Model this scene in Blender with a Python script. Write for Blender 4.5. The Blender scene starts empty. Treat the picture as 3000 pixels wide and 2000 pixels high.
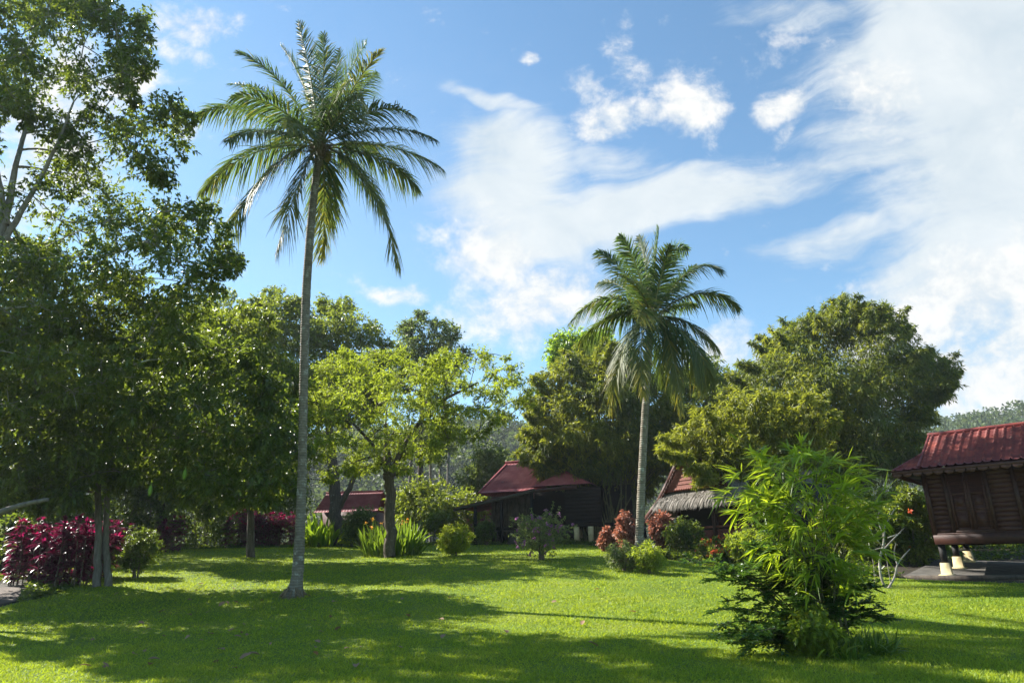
import bpy, math, random
import numpy as np
from mathutils import Vector, Matrix

random.seed(7)
RNG = np.random.default_rng(11)
scene = bpy.context.scene
COL = scene.collection

# ------------------------------------------------------------------ camera
F = 2000.0
TILT = math.radians(18.0)
ROLL = math.radians(1.3)
CAM = np.array([0.0, 0.0, 1.6])
_r0 = np.array([1.0, 0, 0]); FWD = np.array([0, math.cos(TILT), math.sin(TILT)])
_u0 = np.array([0, -math.sin(TILT), math.cos(TILT)])
RGT = math.cos(ROLL) * _r0 - math.sin(ROLL) * _u0
UPV = math.cos(ROLL) * _u0 + math.sin(ROLL) * _r0


def ray(px, py):
    return FWD + (px - 1500) / F * RGT + (1000 - py) / F * UPV


def at(px, py, Y):
    """world point seen at photo pixel px, py and lying Y metres ahead"""
    d = ray(px, py)
    return CAM + d * (Y / d[1])


def proj(P):
    d = np.asarray(P, float) - CAM
    w = d @ FWD
    return 1500 + F * (d @ RGT) / w, 1000 - F * (d @ UPV) / w


_HY = [-60, 0, 10.6, 16, 19, 22.5, 26, 30, 36, 44, 50, 60, 100, 200, 600]
_HZ = [-0.5, -0.1, 0.0, 0.18, 0.40, 0.80, 1.16, 1.56, 2.08, 2.78, 3.0, 3.15, 3.5, 5, 10]


def H(x, y):
    return np.interp(y, _HY, _HZ) + 0.05 * np.sin(np.asarray(x) * 0.31 + 1.0) * np.clip(np.asarray(y) / 25.0, 0, 1)


def gcol(px, Y):
    """ground point at depth Y in photo column px (near the ground)"""
    py = 1650.0
    for _ in range(6):
        p = at(px, py, Y)
        z = H(p[0], p[1])
        py = proj([p[0], p[1], z])[1]
    return np.array([p[0], p[1], float(H(p[0], p[1]))])


def ground(px, py):
    """ground point seen at a photo pixel"""
    d = ray(px, py)
    t = 5.0
    while t < 80:
        p = CAM + d * t
        if p[2] <= H(p[0], p[1]):
            return np.array([p[0], p[1], float(H(p[0], p[1]))])
        t += 0.05
    return gcol(px, 46)


cd = bpy.data.cameras.new('camera'); cam = bpy.data.objects.new('camera', cd); COL.objects.link(cam)
cd.sensor_width = 36; cd.lens = 24.0; cd.clip_end = 3000; cd.clip_start = 0.1
m = Matrix(((RGT[0], UPV[0], -FWD[0], CAM[0]), (RGT[1], UPV[1], -FWD[1], CAM[1]), (RGT[2], UPV[2], -FWD[2], CAM[2]), (0, 0, 0, 1)))
cam.matrix_world = m
scene.camera = cam

# ------------------------------------------------------------------ mesh helpers


def nrmz(a):
    a = np.asarray(a, float)
    return a / np.maximum(np.linalg.norm(a, axis=-1, keepdims=True), 1e-9)


class MB:
    def __init__(self):
        self.v = []; self.f3 = []; self.f4 = []; self.n = 0; self.t = []; self.m3 = []; self.m4 = []

    def add(self, verts, tris=None, quads=None, tint=None, mi=0):
        verts = np.asarray(verts, np.float32).reshape(-1, 3)
        if tris is not None and len(tris):
            q = np.asarray(tris, np.int64) + self.n; self.f3.append(q); self.m3.append(np.full(len(q), mi))
        if quads is not None and len(quads):
            q = np.asarray(quads, np.int64) + self.n; self.f4.append(q); self.m4.append(np.full(len(q), mi))
        self.v.append(verts)
        self.t.append(np.zeros(len(verts), np.float32) if tint is None else np.broadcast_to(np.asarray(tint, np.float32), (len(verts),)))
        self.n += len(verts)

    def box(self, fr, x0, x1, y0, y1, z0, z1, mi=0):
        c = [(x, y, z) for z in (z0, z1) for y in (y0, y1) for x in (x0, x1)]
        self.add(fr.pts(c), quads=[(0, 2, 3, 1), (4, 5, 7, 6), (0, 1, 5, 4), (2, 6, 7, 3), (0, 4, 6, 2), (1, 3, 7, 5)], mi=mi)

    def prism(self, poly, ext, mi=0):
        """poly (k,3) extruded by vector ext"""
        p = np.asarray(poly, float); k = len(p)
        v = np.concatenate([p, p + np.asarray(ext, float)])
        tr = [(0, i + 1, i) for i in range(1, k - 1)] + [(k, k + i, k + i + 1) for i in range(1, k - 1)]
        q = [(i, (i + 1) % k, k + (i + 1) % k, k + i) for i in range(k)]
        self.add(v, tris=tr, quads=q, mi=mi)

    def tube(self, pts, rad, sides=6, tint=None, cap=True, mi=0):
        p = np.asarray(pts, float); k = len(p)
        r = np.broadcast_to(np.asarray(rad, float), (k,))
        t = nrmz(np.gradient(p, axis=0))
        ref = np.array([0.31, 0.95, 0.05]) if abs(t[0][2]) > .6 else np.array([0, 0, 1.0])
        s = nrmz(np.cross(t, ref)); u = np.cross(s, t)
        a = np.linspace(0, 2 * np.pi, sides, endpoint=False)
        v = p[:, None, :] + r[:, None, None] * (np.cos(a)[None, :, None] * s[:, None, :] + np.sin(a)[None, :, None] * u[:, None, :])
        i = np.arange(k - 1)[:, None] * sides; j = np.arange(sides)[None, :]; j2 = (j + 1) % sides
        q = np.stack([i + j, i + j2, i + sides + j2, i + sides + j], -1).reshape(-1, 4)
        tr = None
        if cap:
            e = (k - 1) * sides
            tr = [(e, e + b, e + b + 1) for b in range(1, sides - 1)]
        self.add(v, tris=tr, quads=q, tint=tint, mi=mi)

    def leaves(self, c, d, n, L, W, fold=.22, droop=.12, tint=None, mi=0):
        c = np.asarray(c, float); N = len(c)
        if N == 0: return
        d = nrmz(d); s = nrmz(np.cross(d, n)); u = np.cross(s, d)
        L = np.broadcast_to(np.asarray(L, float), (N,))[:, None]; W = np.broadcast_to(np.asarray(W, float), (N,))[:, None]
        mid = c + d * L * .45 + u * fold * W
        tip = c + d * L; tip[:, 2] -= (droop * L)[:, 0]
        v = np.stack([c, mid + s * W * .5, tip, mid - s * W * .5], 1)
        b = np.arange(N)[:, None] * 4
        tr = np.concatenate([b + [0, 1, 2], b + [0, 2, 3]])
        self.add(v, tris=tr, tint=None if tint is None else np.repeat(np.broadcast_to(tint, (N,)), 4), mi=mi)

    def straps(self, c, d, n, L, W, curl=.4, seg=4, prof=None, tint=None, mi=0, fold=0.0):
        """long leaves that arch over with gravity"""
        c = np.asarray(c, float); N = len(c)
        if N == 0: return
        d = nrmz(d); s = nrmz(np.cross(d, n)); u = np.cross(s, d)
        L = np.broadcast_to(np.asarray(L, float), (N,)); W = np.broadcast_to(np.asarray(W, float), (N,)); curl = np.broadcast_to(np.asarray(curl, float), (N,))
        t = np.linspace(0, 1, seg + 1)
        if prof is None: prof = np.sin(np.pi * (t * .82 + .12)) ; prof[-1] = .04
        p = c[:, None, :] + d[:, None, :] * (L[:, None] * t)[..., None]
        p[:, :, 2] -= (curl * L)[:, None] * (t ** 2)[None, :]
        w = W[:, None] * prof[None, :] * .5
        a = p + s[:, None, :] * w[..., None]; b = p - s[:, None, :] * w[..., None]
        if fold:
            a = a + u[:, None, :] * (w * fold)[..., None]; b = b + u[:, None, :] * (w * fold)[..., None]
            v = np.stack([a, p, b], 2).reshape(N, -1, 3); k = 3
            i = np.arange(seg)[:, None] * 3
            q1 = np.concatenate([i + [0, 1, 4, 3], i + [1, 2, 5, 4]])
        else:
            v = np.stack([a, b], 2).reshape(N, -1, 3); k = 2
            i = np.arange(seg)[:, None] * 2
            q1 = i + [0, 1, 3, 2]
        q = (np.arange(N)[:, None, None] * (k * (seg + 1)) + q1[None]).reshape(-1, 4)
        self.add(v, quads=q, tint=None if tint is None else np.repeat(np.broadcast_to(tint, (N,)), k * (seg + 1)), mi=mi)

    def grid(self, P, tint=None, mi=0):
        P = np.asarray(P, float); a, b = P.shape[:2]
        i = np.arange(a - 1)[:, None] * b; j = np.arange(b - 1)[None, :]
        q = np.stack([i + j, i + j + 1, i + b + j + 1, i + b + j], -1).reshape(-1, 4)
        self.add(P, quads=q, tint=tint, mi=mi)

    def build(self, name, mat, parent=None, origin=None, smooth=False):
        v = np.concatenate(self.v)
        org = np.zeros(3)
        if parent is not None: org = np.array(parent['_o'])
        elif origin is not None: org = np.asarray(origin, float)
        me = bpy.data.meshes.new(name)
        n3 = np.concatenate(self.f3) if self.f3 else np.zeros((0, 3), np.int64)
        n4 = np.concatenate(self.f4) if self.f4 else np.zeros((0, 4), np.int64)
        me.vertices.add(len(v)); me.vertices.foreach_set('co', (v - org).astype(np.float32).ravel())
        lp = np.concatenate([n3.ravel(), n4.ravel()]).astype(np.int32)
        me.loops.add(len(lp)); me.loops.foreach_set('vertex_index', lp)
        st = np.concatenate([np.arange(len(n3)) * 3, len(n3) * 3 + np.arange(len(n4)) * 4]).astype(np.int32)
        me.polygons.add(len(st)); me.polygons.foreach_set('loop_start', st)
        me.update(calc_edges=True)
        mats = mat if isinstance(mat, (list, tuple)) else [mat]
        for mm in mats: me.materials.append(mm)
        if len(mats) > 1:
            mi = np.concatenate((self.m3 or [np.zeros(0)]) + (self.m4 or [np.zeros(0)])).astype(np.int32)
            me.polygons.foreach_set('material_index', mi)
        t = np.concatenate(self.t)
        if t.any():
            at_ = me.attributes.new('tint', 'FLOAT', 'POINT'); at_.data.foreach_set('value', t.astype(np.float32))
        if smooth: me.polygons.foreach_set('use_smooth', np.ones(len(st), bool))
        me.validate()
        o = bpy.data.objects.new(name, me); COL.objects.link(o)
        if parent is not None: o.parent = parent
        elif origin is not None: o.location = org
        o['_o'] = [float(q) for q in org]
        return o


class Frame:
    def __init__(self, o, ang):
        self.o = np.asarray(o, float); c, s = math.cos(ang), math.sin(ang)
        self.ex = np.array([c, s, 0]); self.ey = np.array([-s, c, 0]); self.ez = np.array([0, 0, 1.0])

    def pts(self, c):
        c = np.asarray(c, float).reshape(-1, 3)
        return self.o + c[:, :1] * self.ex + c[:, 1:2] * self.ey + c[:, 2:] * self.ez

    def p(self, x, y, z): return self.pts([(x, y, z)])[0]


def tag(o, label=None, cat=None, group=None, kind=None):
    if label: o['label'] = label
    if cat: o['category'] = cat
    if group: o['group'] = group
    if kind: o['kind'] = kind
    return o


def thing(name, label, cat, loc, group=None):
    o = bpy.data.objects.new(name, None); COL.objects.link(o)
    o.empty_display_size = .3
    o.location = [float(q) for q in loc]; o['_o'] = [float(q) for q in loc]
    return tag(o, label, cat, group)


def dup(root, loc, rotz=0., sc=1., label=None):
    r = root.copy(); COL.objects.link(r); r.location = [float(q) for q in loc]; r.rotation_euler = (0, 0, rotz); r.scale = (sc, sc, sc)
    if label: r['label'] = label
    for ch in list(root.children):
        c = ch.copy(); COL.objects.link(c); c.parent = r
        for g in ch.children:
            d = g.copy(); COL.objects.link(d); d.parent = c
    return r


# ------------------------------------------------------------------ materials
def mat(name):
    mt = bpy.data.materials.new(name); mt.use_nodes = True
    nt = mt.node_tree; nt.nodes.clear()
    out = nt.nodes.new('ShaderNodeOutputMaterial')
    return mt, nt, out


def N(nt, t, **kw):
    n = nt.nodes.new(t)
    for k, v in kw.items():
        if k.startswith('i_'):
            key = k[2:]
            n.inputs[int(key) if key.isdigit() else key].default_value = v
        else: setattr(n, k, v)
    return n


def ramp(nt, fac, stops):
    r = nt.nodes.new('ShaderNodeValToRGB')
    e = r.color_ramp.elements
    while len(e) < len(stops): e.new(.5)
    for q, (p, c) in zip(e, stops): q.position = p; q.color = (c[0], c[1], c[2], 1)
    if fac is not None: nt.links.new(fac, r.inputs[0])
    return r.outputs[0]


def leaf_mat(name, cols, trans, tfac=.38, rough=.42, spec=.45, aged=None, agedt=None):
    """cols: three leaf colours picked leaf by leaf; trans: colour of the light passing through"""
    mt, nt, out = mat(name); L = nt.links.new
    g = N(nt, 'ShaderNodeNewGeometry')
    c = ramp(nt, g.outputs['Random Per Island'], [(0, cols[0]), (.5, cols[1]), (1, cols[2])])
    tc = ramp(nt, g.outputs['Random Per Island'], [(0, [q * .7 for q in trans]), (.6, trans), (1, [min(1, q * 1.25) for q in trans])])
    if aged:
        a = N(nt, 'ShaderNodeAttribute', attribute_name='tint')
        mx = N(nt, 'ShaderNodeMix', data_type='RGBA'); L(a.outputs['Fac'], mx.inputs[0]); L(c, mx.inputs[6]); mx.inputs[7].default_value = (*aged, 1); c = mx.outputs[2]
        mx = N(nt, 'ShaderNodeMix', data_type='RGBA'); L(a.outputs['Fac'], mx.inputs[0]); L(tc, mx.inputs[6]); mx.inputs[7].default_value = (*(agedt or aged), 1); tc = mx.outputs[2]
    b = N(nt, 'ShaderNodeBsdfPrincipled'); L(c, b.inputs['Base Color']); b.inputs['Roughness'].default_value = rough; b.inputs['Specular IOR Level'].default_value = spec
    t = N(nt, 'ShaderNodeBsdfTranslucent'); L(tc, t.inputs[0])
    m_ = N(nt, 'ShaderNodeMixShader'); m_.inputs[0].default_value = tfac
    L(b.outputs[0], m_.inputs[1]); L(t.outputs[0], m_.inputs[2]); L(m_.outputs[0], out.inputs[0])
    return mt


def rough_mat(name, stops, scale=(4, 4, 4), detail=6, bump=.3, rough=.85, spots=None, bscale=None, wave=None, spec=.3):
    mt, nt, out = mat(name); L = nt.links.new
    tc = N(nt, 'ShaderNodeTexCoord'); mp = N(nt, 'ShaderNodeMapping'); mp.inputs['Scale'].default_value = scale
    L(tc.outputs['Object'], mp.inputs[0])
    nz = N(nt, 'ShaderNodeTexNoise', i_Scale=1.0, i_Detail=detail, i_Roughness=.65); L(mp.outputs[0], nz.inputs['Vector'])
    c = ramp(nt, nz.outputs[0], stops)
    if spots:
        n2 = N(nt, 'ShaderNodeTexNoise', i_Scale=spots[0], i_Detail=4.0, i_Roughness=.6); L(tc.outputs['Object'], n2.inputs['Vector'])
        k = ramp(nt, n2.outputs[0], [(spots[1], (0, 0, 0)), (spots[1] + .08, (1, 1, 1))])
        mx = N(nt, 'ShaderNodeMix', data_type='RGBA'); L(k, mx.inputs[0]); L(c, mx.inputs[6]); mx.inputs[7].default_value = (*spots[2], 1); c = mx.outputs[2]
    h = nz.outputs[0]
    if wave:
        wv = N(nt, 'ShaderNodeTexWave', bands_direction='Z', i_Scale=wave[0], i_Distortion=wave[1], i_Detail=3.0); wv.inputs['Detail Scale'].default_value = 1.5
        L(tc.outputs['Object'], wv.inputs['Vector'])
        k = ramp(nt, wv.outputs[1], [(0, (wave[2],) * 3), (.35, (1, 1, 1))])
        mx = N(nt, 'ShaderNodeMix', data_type='RGBA', blend_type='MULTIPLY'); mx.inputs[0].default_value = 1; L(c, mx.inputs[6]); L(k, mx.inputs[7]); c = mx.outputs[2]
        ad = N(nt, 'ShaderNodeMath', operation='ADD'); L(wv.outputs[1], ad.inputs[0]); L(nz.outputs[0], ad.inputs[1]); h = ad.outputs[0]
    b = N(nt, 'ShaderNodeBsdfPrincipled'); L(c, b.inputs['Base Color']); b.inputs['Roughness'].default_value = rough; b.inputs['Specular IOR Level'].default_value = spec
    bp = N(nt, 'ShaderNodeBump', i_Strength=bump, i_Distance=.03); L(h, bp.inputs['Height']); L(bp.outputs[0], b.inputs['Normal'])
    L(b.outputs[0], out.inputs[0])
    return mt


M = {}
M['leaf_dark'] = leaf_mat('leaf_dark', [(.025, .048, .013), (.047, .084, .017), (.09, .13, .021)], (.27, .36, .03), .34, .4, .45)
M['leaf_big'] = leaf_mat('leaf_big', [(.030, .055, .013), (.058, .096, .017), (.11, .145, .022)], (.33, .42, .03), .36, .36, .5)
M['leaf_mid'] = leaf_mat('leaf_mid', [(.042, .074, .016), (.075, .12, .02), (.13, .17, .026)], (.38, .46, .035), .36, .45)
M['leaf_light'] = leaf_mat('leaf_light', [(.07, .115, .016), (.12, .18, .02), (.20, .24, .028)], (.50, .60, .035), .45, .5)
M['leaf_bamboo'] = leaf_mat('leaf_bamboo', [(.07, .095, .016), (.12, .145, .02), (.19, .205, .028)], (.44, .47, .035), .42, .5)
M['leaf_bamboo_dark'] = leaf_mat('leaf_bamboo_dark', [(.035, .062, .016), (.062, .092, .018), (.11, .14, .024)], (.30, .36, .035), .36, .5)
M['leaf_yellow'] = leaf_mat('leaf_yellow', [(.09, .16, .012), (.16, .24, .016), (.24, .30, .02)], (.55, .62, .03), .45, .45)
M['leaf_olive'] = leaf_mat('leaf_olive', [(.04, .07, .02), (.07, .11, .03), (.12, .15, .045)], (.28, .36, .06), .38, .45)
M['leaf_fresh'] = leaf_mat('leaf_fresh', [(.055, .13, .014), (.10, .20, .018), (.17, .27, .02)], (.42, .60, .03), .46, .38, .5)
M['leaf_palm'] = leaf_mat('leaf_palm', [(.030, .064, .026), (.048, .090, .034), (.08, .125, .045)], (.17, .27, .04), .30, .55, .35, aged=(.30, .24, .03), agedt=(.55, .42, .03))
M['leaf_red'] = leaf_mat('leaf_red', [(.035, .008, .018), (.065, .010, .032), (.11, .014, .05)], (.30, .01, .08), .35, .35, .5)
M['leaf_pink'] = leaf_mat('leaf_pink', [(.17, .008, .04), (.28, .012, .07), (.38, .03, .11)], (.60, .015, .13), .4, .38, .5)
M['leaf_copper'] = leaf_mat('leaf_copper', [(.20, .09, .06), (.38, .17, .12), (.48, .29, .21)], (.52, .18, .10), .38, .45)
M['leaf_youngbamboo'] = leaf_mat('leaf_youngbamboo', [(.075, .15, .012), (.14, .23, .016), (.26, .31, .02)], (.54, .68, .03), .46, .38, .5)
M['leaf_fern'] = leaf_mat('leaf_fern', [(.018, .05, .012), (.03, .08, .015), (.055, .12, .018)], (.16, .30, .03), .34, .4, .5)
M['leaf_sage'] = leaf_mat('leaf_sage', [(.08, .105, .04), (.13, .165, .06), (.20, .23, .10)], (.36, .44, .10), .40, .5)
M['petal_orange'] = leaf_mat('petal_orange', [(.50, .06, .02), (.62, .10, .03), (.70, .16, .05)], (.80, .16, .04), .4, .5)
M['petal_purple'] = leaf_mat('petal_purple', [(.22, .07, .20), (.32, .12, .28), (.42, .20, .36)], (.50, .18, .42), .4, .5)
M['petal_yellow'] = leaf_mat('petal_yellow', [(.60, .22, .02), (.70, .30, .03), (.75, .36, .05)], (.85, .40, .04), .4, .5)
M['leaf_dry'] = leaf_mat('leaf_dry', [(.20, .10, .05), (.28, .16, .09), (.36, .24, .16)], (.3, .17, .08), .2, .7)
M['leaf_hill'] = leaf_mat('leaf_hill', [(.022, .044, .018), (.035, .066, .022), (.055, .088, .028)], (.16, .22, .05), .3, .6, .3)
M['grass'] = leaf_mat('grass', [(.115, .18, .014), (.18, .26, .018), (.27, .33, .028)], (.50, .60, .028), .38, .55, .3)
M['thatch_strand'] = leaf_mat('thatch_strand', [(.16, .14, .12), (.26, .23, .20), (.38, .35, .31)], (.2, .18, .15), .15, .8)
M['thatch'] = rough_mat('thatch', [(.3, (.12, .105, .09)), (.7, (.30, .27, .24))], (30, 30, 3), bump=.8)
M['bark_palm'] = rough_mat('bark_palm', [(.25, (.11, .092, .065)), (.55, (.22, .188, .14)), (.8, (.32, .285, .225))], (5, 5, 7), bump=.5, spots=(5, .57, (.36, .345, .28)), wave=(3.6, 2.6, .72))
M['bark_pale'] = rough_mat('bark_pale', [(.3, (.16, .14, .11)), (.6, (.30, .27, .23)), (.8, (.42, .40, .36))], (9, 9, 2), bump=.4, spots=(3.5, .56, (.46, .45, .41)))
M['bark_brown'] = rough_mat('bark_brown', [(.3, (.055, .042, .032)), (.6, (.12, .095, .075)), (.8, (.20, .17, .14))], (10, 10, 2), bump=.7, spots=(4, .62, (.22, .22, .19)))
M['bark_grey'] = rough_mat('bark_grey', [(.3, (.08, .07, .06)), (.6, (.17, .15, .13)), (.8, (.28, .26, .23))], (9, 9, 2), bump=.5)
M['bamboo_culm'] = rough_mat('bamboo_culm', [(.3, (.055, .055, .02)), (.7, (.15, .14, .055))], (3, 3, 6), bump=.1, rough=.5)
M['twig'] = rough_mat('twig', [(.3, (.10, .075, .05)), (.7, (.2, .16, .12))], (9, 9, 3), bump=.2)
M['palm_rachis'] = rough_mat('palm_rachis', [(.3, (.12, .13, .04)), (.7, (.28, .26, .10))], (6, 6, 6), bump=.1, rough=.5)
M['fibre'] = rough_mat('fibre', [(.3, (.10, .07, .04)), (.7, (.30, .22, .13))], (14, 14, 14), bump=.8)
M['coconut'] = rough_mat('coconut', [(.3, (.14, .15, .03)), (.7, (.30, .24, .06))], (6, 6, 6), bump=.1, rough=.5)
M['pod'] = rough_mat('pod', [(.3, (.12, .22, .02)), (.7, (.20, .32, .03))], (6, 6, 6), bump=.1, rough=.45)
M['wood_dark'] = rough_mat('wood_dark', [(.3, (.040, .014, .010)), (.6, (.075, .026, .019)), (.8, (.11, .042, .031))], (3, 3, 22), bump=.25, rough=.6)
M['wood_trim'] = rough_mat('wood_trim', [(.3, (.030, .011, .008)), (.7, (.065, .024, .016))], (8, 8, 8), bump=.2, rough=.55)
M['eave_wood'] = rough_mat('eave_wood', [(.3, (.055, .022, .018)), (.7, (.12, .05, .042))], (8, 8, 8), bump=.2, rough=.6)
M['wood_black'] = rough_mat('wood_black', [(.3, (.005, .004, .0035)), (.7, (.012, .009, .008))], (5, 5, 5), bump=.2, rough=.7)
M['wood_red'] = rough_mat('wood_red', [(.3, (.15, .045, .03)), (.7, (.26, .085, .06))], (5, 5, 14), bump=.2, rough=.65)
M['wood_weathered'] = rough_mat('wood_weathered', [(.3, (.03, .023, .018)), (.7, (.10, .08, .063))], (6, 6, 3), bump=.4)
M['tile'] = rough_mat('tile', [(.25, (.075, .016, .014)), (.5, (.20, .036, .03)), (.75, (.42, .085, .05))], (1.6, 1.6, 1.6), detail=9, bump=.2, rough=.65, spots=(4.0, .60, (.15, .06, .05)), spec=.4)
M['tile_far'] = rough_mat('tile_far', [(.3, (.19, .035, .04)), (.5, (.33, .065, .068)), (.7, (.44, .13, .12))], (.9, .9, .9), detail=9, bump=.2, rough=.5, spots=(3.0, .62, (.30, .14, .13)), spec=.4)
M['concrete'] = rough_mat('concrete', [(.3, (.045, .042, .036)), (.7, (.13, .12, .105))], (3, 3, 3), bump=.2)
M['footing'] = rough_mat('footing', [(.3, (.42, .33, .17)), (.7, (.62, .52, .30))], (5, 5, 5), bump=.2)
M['yellow_wall'] = rough_mat('yellow_wall', [(.3, (.34, .26, .10)), (.7, (.48, .38, .17))], (2, 2, 2), bump=.1)
M['soil'] = rough_mat('soil', [(.3, (.016, .013, .009)), (.55, (.035, .028, .017)), (.8, (.03, .04, .014))], (1.5, 1.5, 1.5), detail=10, bump=.8)
M['path'] = rough_mat('path', [(.3, (.055, .04, .032)), (.7, (.12, .09, .07))], (3, 3, 3), detail=9, bump=.6)
M['hill'] = rough_mat('hill', [(.3, (.03, .055, .02)), (.7, (.06, .09, .03))], (.2, .2, .2), bump=.5)
M['debris'] = rough_mat('debris', [(.3, (.10, .075, .05)), (.7, (.26, .21, .16))], (7, 7, 7), bump=.4)


def lawn_mat():
    mt, nt, out = mat('lawn'); L = nt.links.new
    g = N(nt, 'ShaderNodeTexCoord')
    n1 = N(nt, 'ShaderNodeTexNoise', i_Scale=.35, i_Detail=5.0, i_Roughness=.6); L(g.outputs['Object'], n1.inputs['Vector'])
    n2 = N(nt, 'ShaderNodeTexNoise', i_Scale=14.0, i_Detail=6.0, i_Roughness=.75); L(g.outputs['Object'], n2.inputs['Vector'])
    a = ramp(nt, n1.outputs[0], [(.3, (.08, .14, .012)), (.5, (.14, .21, .016)), (.72, (.22, .25, .032))])
    b = ramp(nt, n2.outputs[0], [(.30, (.40, .42, .40)), (.52, (1, 1, 1)), (.75, (1.25, 1.2, 1.0))])
    mx = N(nt, 'ShaderNodeMix', data_type='RGBA', blend_type='MULTIPLY'); mx.inputs[0].default_value = 1; L(a, mx.inputs[6]); L(b, mx.inputs[7])
    bs = N(nt, 'ShaderNodeBsdfPrincipled'); L(mx.outputs[2], bs.inputs['Base Color']); bs.inputs['Roughness'].default_value = .8; bs.inputs['Specular IOR Level'].default_value = .2
    bp = N(nt, 'ShaderNodeBump', i_Strength=.9, i_Distance=.06); L(n2.outputs[0], bp.inputs['Height']); L(bp.outputs[0], bs.inputs['Normal'])
    L(bs.outputs[0], out.inputs[0]); return mt


M['lawn'] = lawn_mat()
_nt = M['grass'].node_tree; _b = [q for q in _nt.nodes if q.type == 'BSDF_PRINCIPLED'][0]
_src = _b.inputs['Base Color'].links[0].from_socket
_tc = N(_nt, 'ShaderNodeTexCoord'); _n = N(_nt, 'ShaderNodeTexNoise', i_Scale=.55, i_Detail=6.0, i_Roughness=.7); _nt.links.new(_tc.outputs['Object'], _n.inputs['Vector'])
_k = ramp(_nt, _n.outputs[0], [(.34, (.70, .88, .75)), (.5, (1, 1, 1)), (.66, (1.28, 1.06, 1.15))])
_m = N(_nt, 'ShaderNodeMix', data_type='RGBA', blend_type='MULTIPLY'); _m.inputs[0].default_value = 1; _nt.links.new(_src, _m.inputs[6]); _nt.links.new(_k, _m.inputs[7]); _nt.links.new(_m.outputs[2], _b.inputs['Base Color'])

# ------------------------------------------------------------------ sun and sky
SUN_EL = math.radians(41.0)
SUN_H = nrmz(np.array([-.875, .485]))
sd = np.array([SUN_H[0] * math.cos(SUN_EL), SUN_H[1] * math.cos(SUN_EL), math.sin(SUN_EL)])
ld = bpy.data.lights.new('sun', 'SUN'); lo = bpy.data.objects.new('sun', ld); COL.objects.link(lo)
ld.energy = 5.0; ld.angle = math.radians(.5); ld.color = (1.0, .95, .86)
lo.rotation_euler = Vector(-sd).to_track_quat('-Z', 'Y').to_euler()

w = bpy.data.worlds.new('World'); scene.world = w; w.use_nodes = True
nt = w.node_tree; nt.nodes.clear(); L = nt.links.new
wo = nt.nodes.new('ShaderNodeOutputWorld')
sky = N(nt, 'ShaderNodeTexSky', sky_type='NISHITA', sun_disc=False, sun_elevation=SUN_EL,
        sun_rotation=math.atan2(SUN_H[0], SUN_H[1]), altitude=0.0, air_density=1.0, dust_density=.15, ozone_density=.6)
SKY_STR = .0715; HAZE = .0003
tcn = N(nt, 'ShaderNodeTexCoord')


def vdot(v):
    n = N(nt, 'ShaderNodeVectorMath', operation='DOT_PRODUCT'); L(tcn.outputs['Generated'], n.inputs[0]); n.inputs[1].default_value = tuple(v); return n.outputs['Value']


def mth(op, a, b=None, c=None):
    n = N(nt, 'ShaderNodeMath', operation=op)
    for i, q in enumerate((a, b, c)):
        if q is None: continue
        if isinstance(q, (int, float)): n.inputs[i].default_value = q
        else: L(q, n.inputs[i])
    return n.outputs[0]


dz = mth('MAXIMUM', vdot(FWD), .08)
uu = mth('DIVIDE', vdot(RGT), dz); vv = mth('DIVIDE', vdot(UPV), dz)
cmb = N(nt, 'ShaderNodeCombineXYZ'); L(uu, cmb.inputs[0]); L(vv, cmb.inputs[1])
uv = cmb.outputs[0]


def wnoise(vec, sx, sy, rot, detail, rough_, dist=0., off=0.):
    mp = N(nt, 'ShaderNodeMapping'); mp.inputs['Scale'].default_value = (sx, sy, 1); mp.inputs['Location'].default_value = (off, off * .7, off * .3)
    r_ = N(nt, 'ShaderNodeVectorRotate', rotation_type='Z_AXIS'); r_.inputs['Angle'].default_value = math.radians(rot)
    L(vec, r_.inputs['Vector']); L(r_.outputs[0], mp.inputs[0])
    n = N(nt, 'ShaderNodeTexNoise', i_Scale=1.0, i_Detail=detail, i_Roughness=rough_, i_Distortion=dist); L(mp.outputs[0], n.inputs['Vector'])
    return n


wp = wnoise(uv, 5, 5, 0, 3, .5)
sub = N(nt, 'ShaderNodeVectorMath', operation='SUBTRACT'); L(wp.outputs['Color'], sub.inputs[0]); sub.inputs[1].default_value = (.5, .5, .5)
scl = N(nt, 'ShaderNodeVectorMath', operation='SCALE'); L(sub.outputs[0], scl.inputs[0]); scl.inputs['Scale'].default_value = .10
wadd = N(nt, 'ShaderNodeVectorMath', operation='ADD'); L(uv, wadd.inputs[0]); L(scl.outputs[0], wadd.inputs[1])
uvw = wadd.outputs[0]


def blobs(lst):
    acc = None
    for (cx, cy, a, b, ang, wt) in lst:
        mp = N(nt, 'ShaderNodeMapping', vector_type='TEXTURE')
        mp.inputs['Location'].default_value = ((cx - 1500) / F, (1000 - cy) / F, 0); mp.inputs['Rotation'].default_value = (0, 0, math.radians(ang)); mp.inputs['Scale'].default_value = (a / F, b / F, 1)
        L(uvw, mp.inputs[0])
        ln = N(nt, 'ShaderNodeVectorMath', operation='LENGTH'); L(mp.outputs[0], ln.inputs[0])
        mr = N(nt, 'ShaderNodeMapRange', interpolation_type='SMOOTHSTEP'); L(ln.outputs['Value'], mr.inputs[0])
        mr.inputs[1].default_value = 1.35; mr.inputs[2].default_value = .25; mr.inputs[3].default_value = 0; mr.inputs[4].default_value = wt
        acc = mr.outputs[0] if acc is None else mth('MAXIMUM', acc, mr.outputs[0])
    return acc


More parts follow.
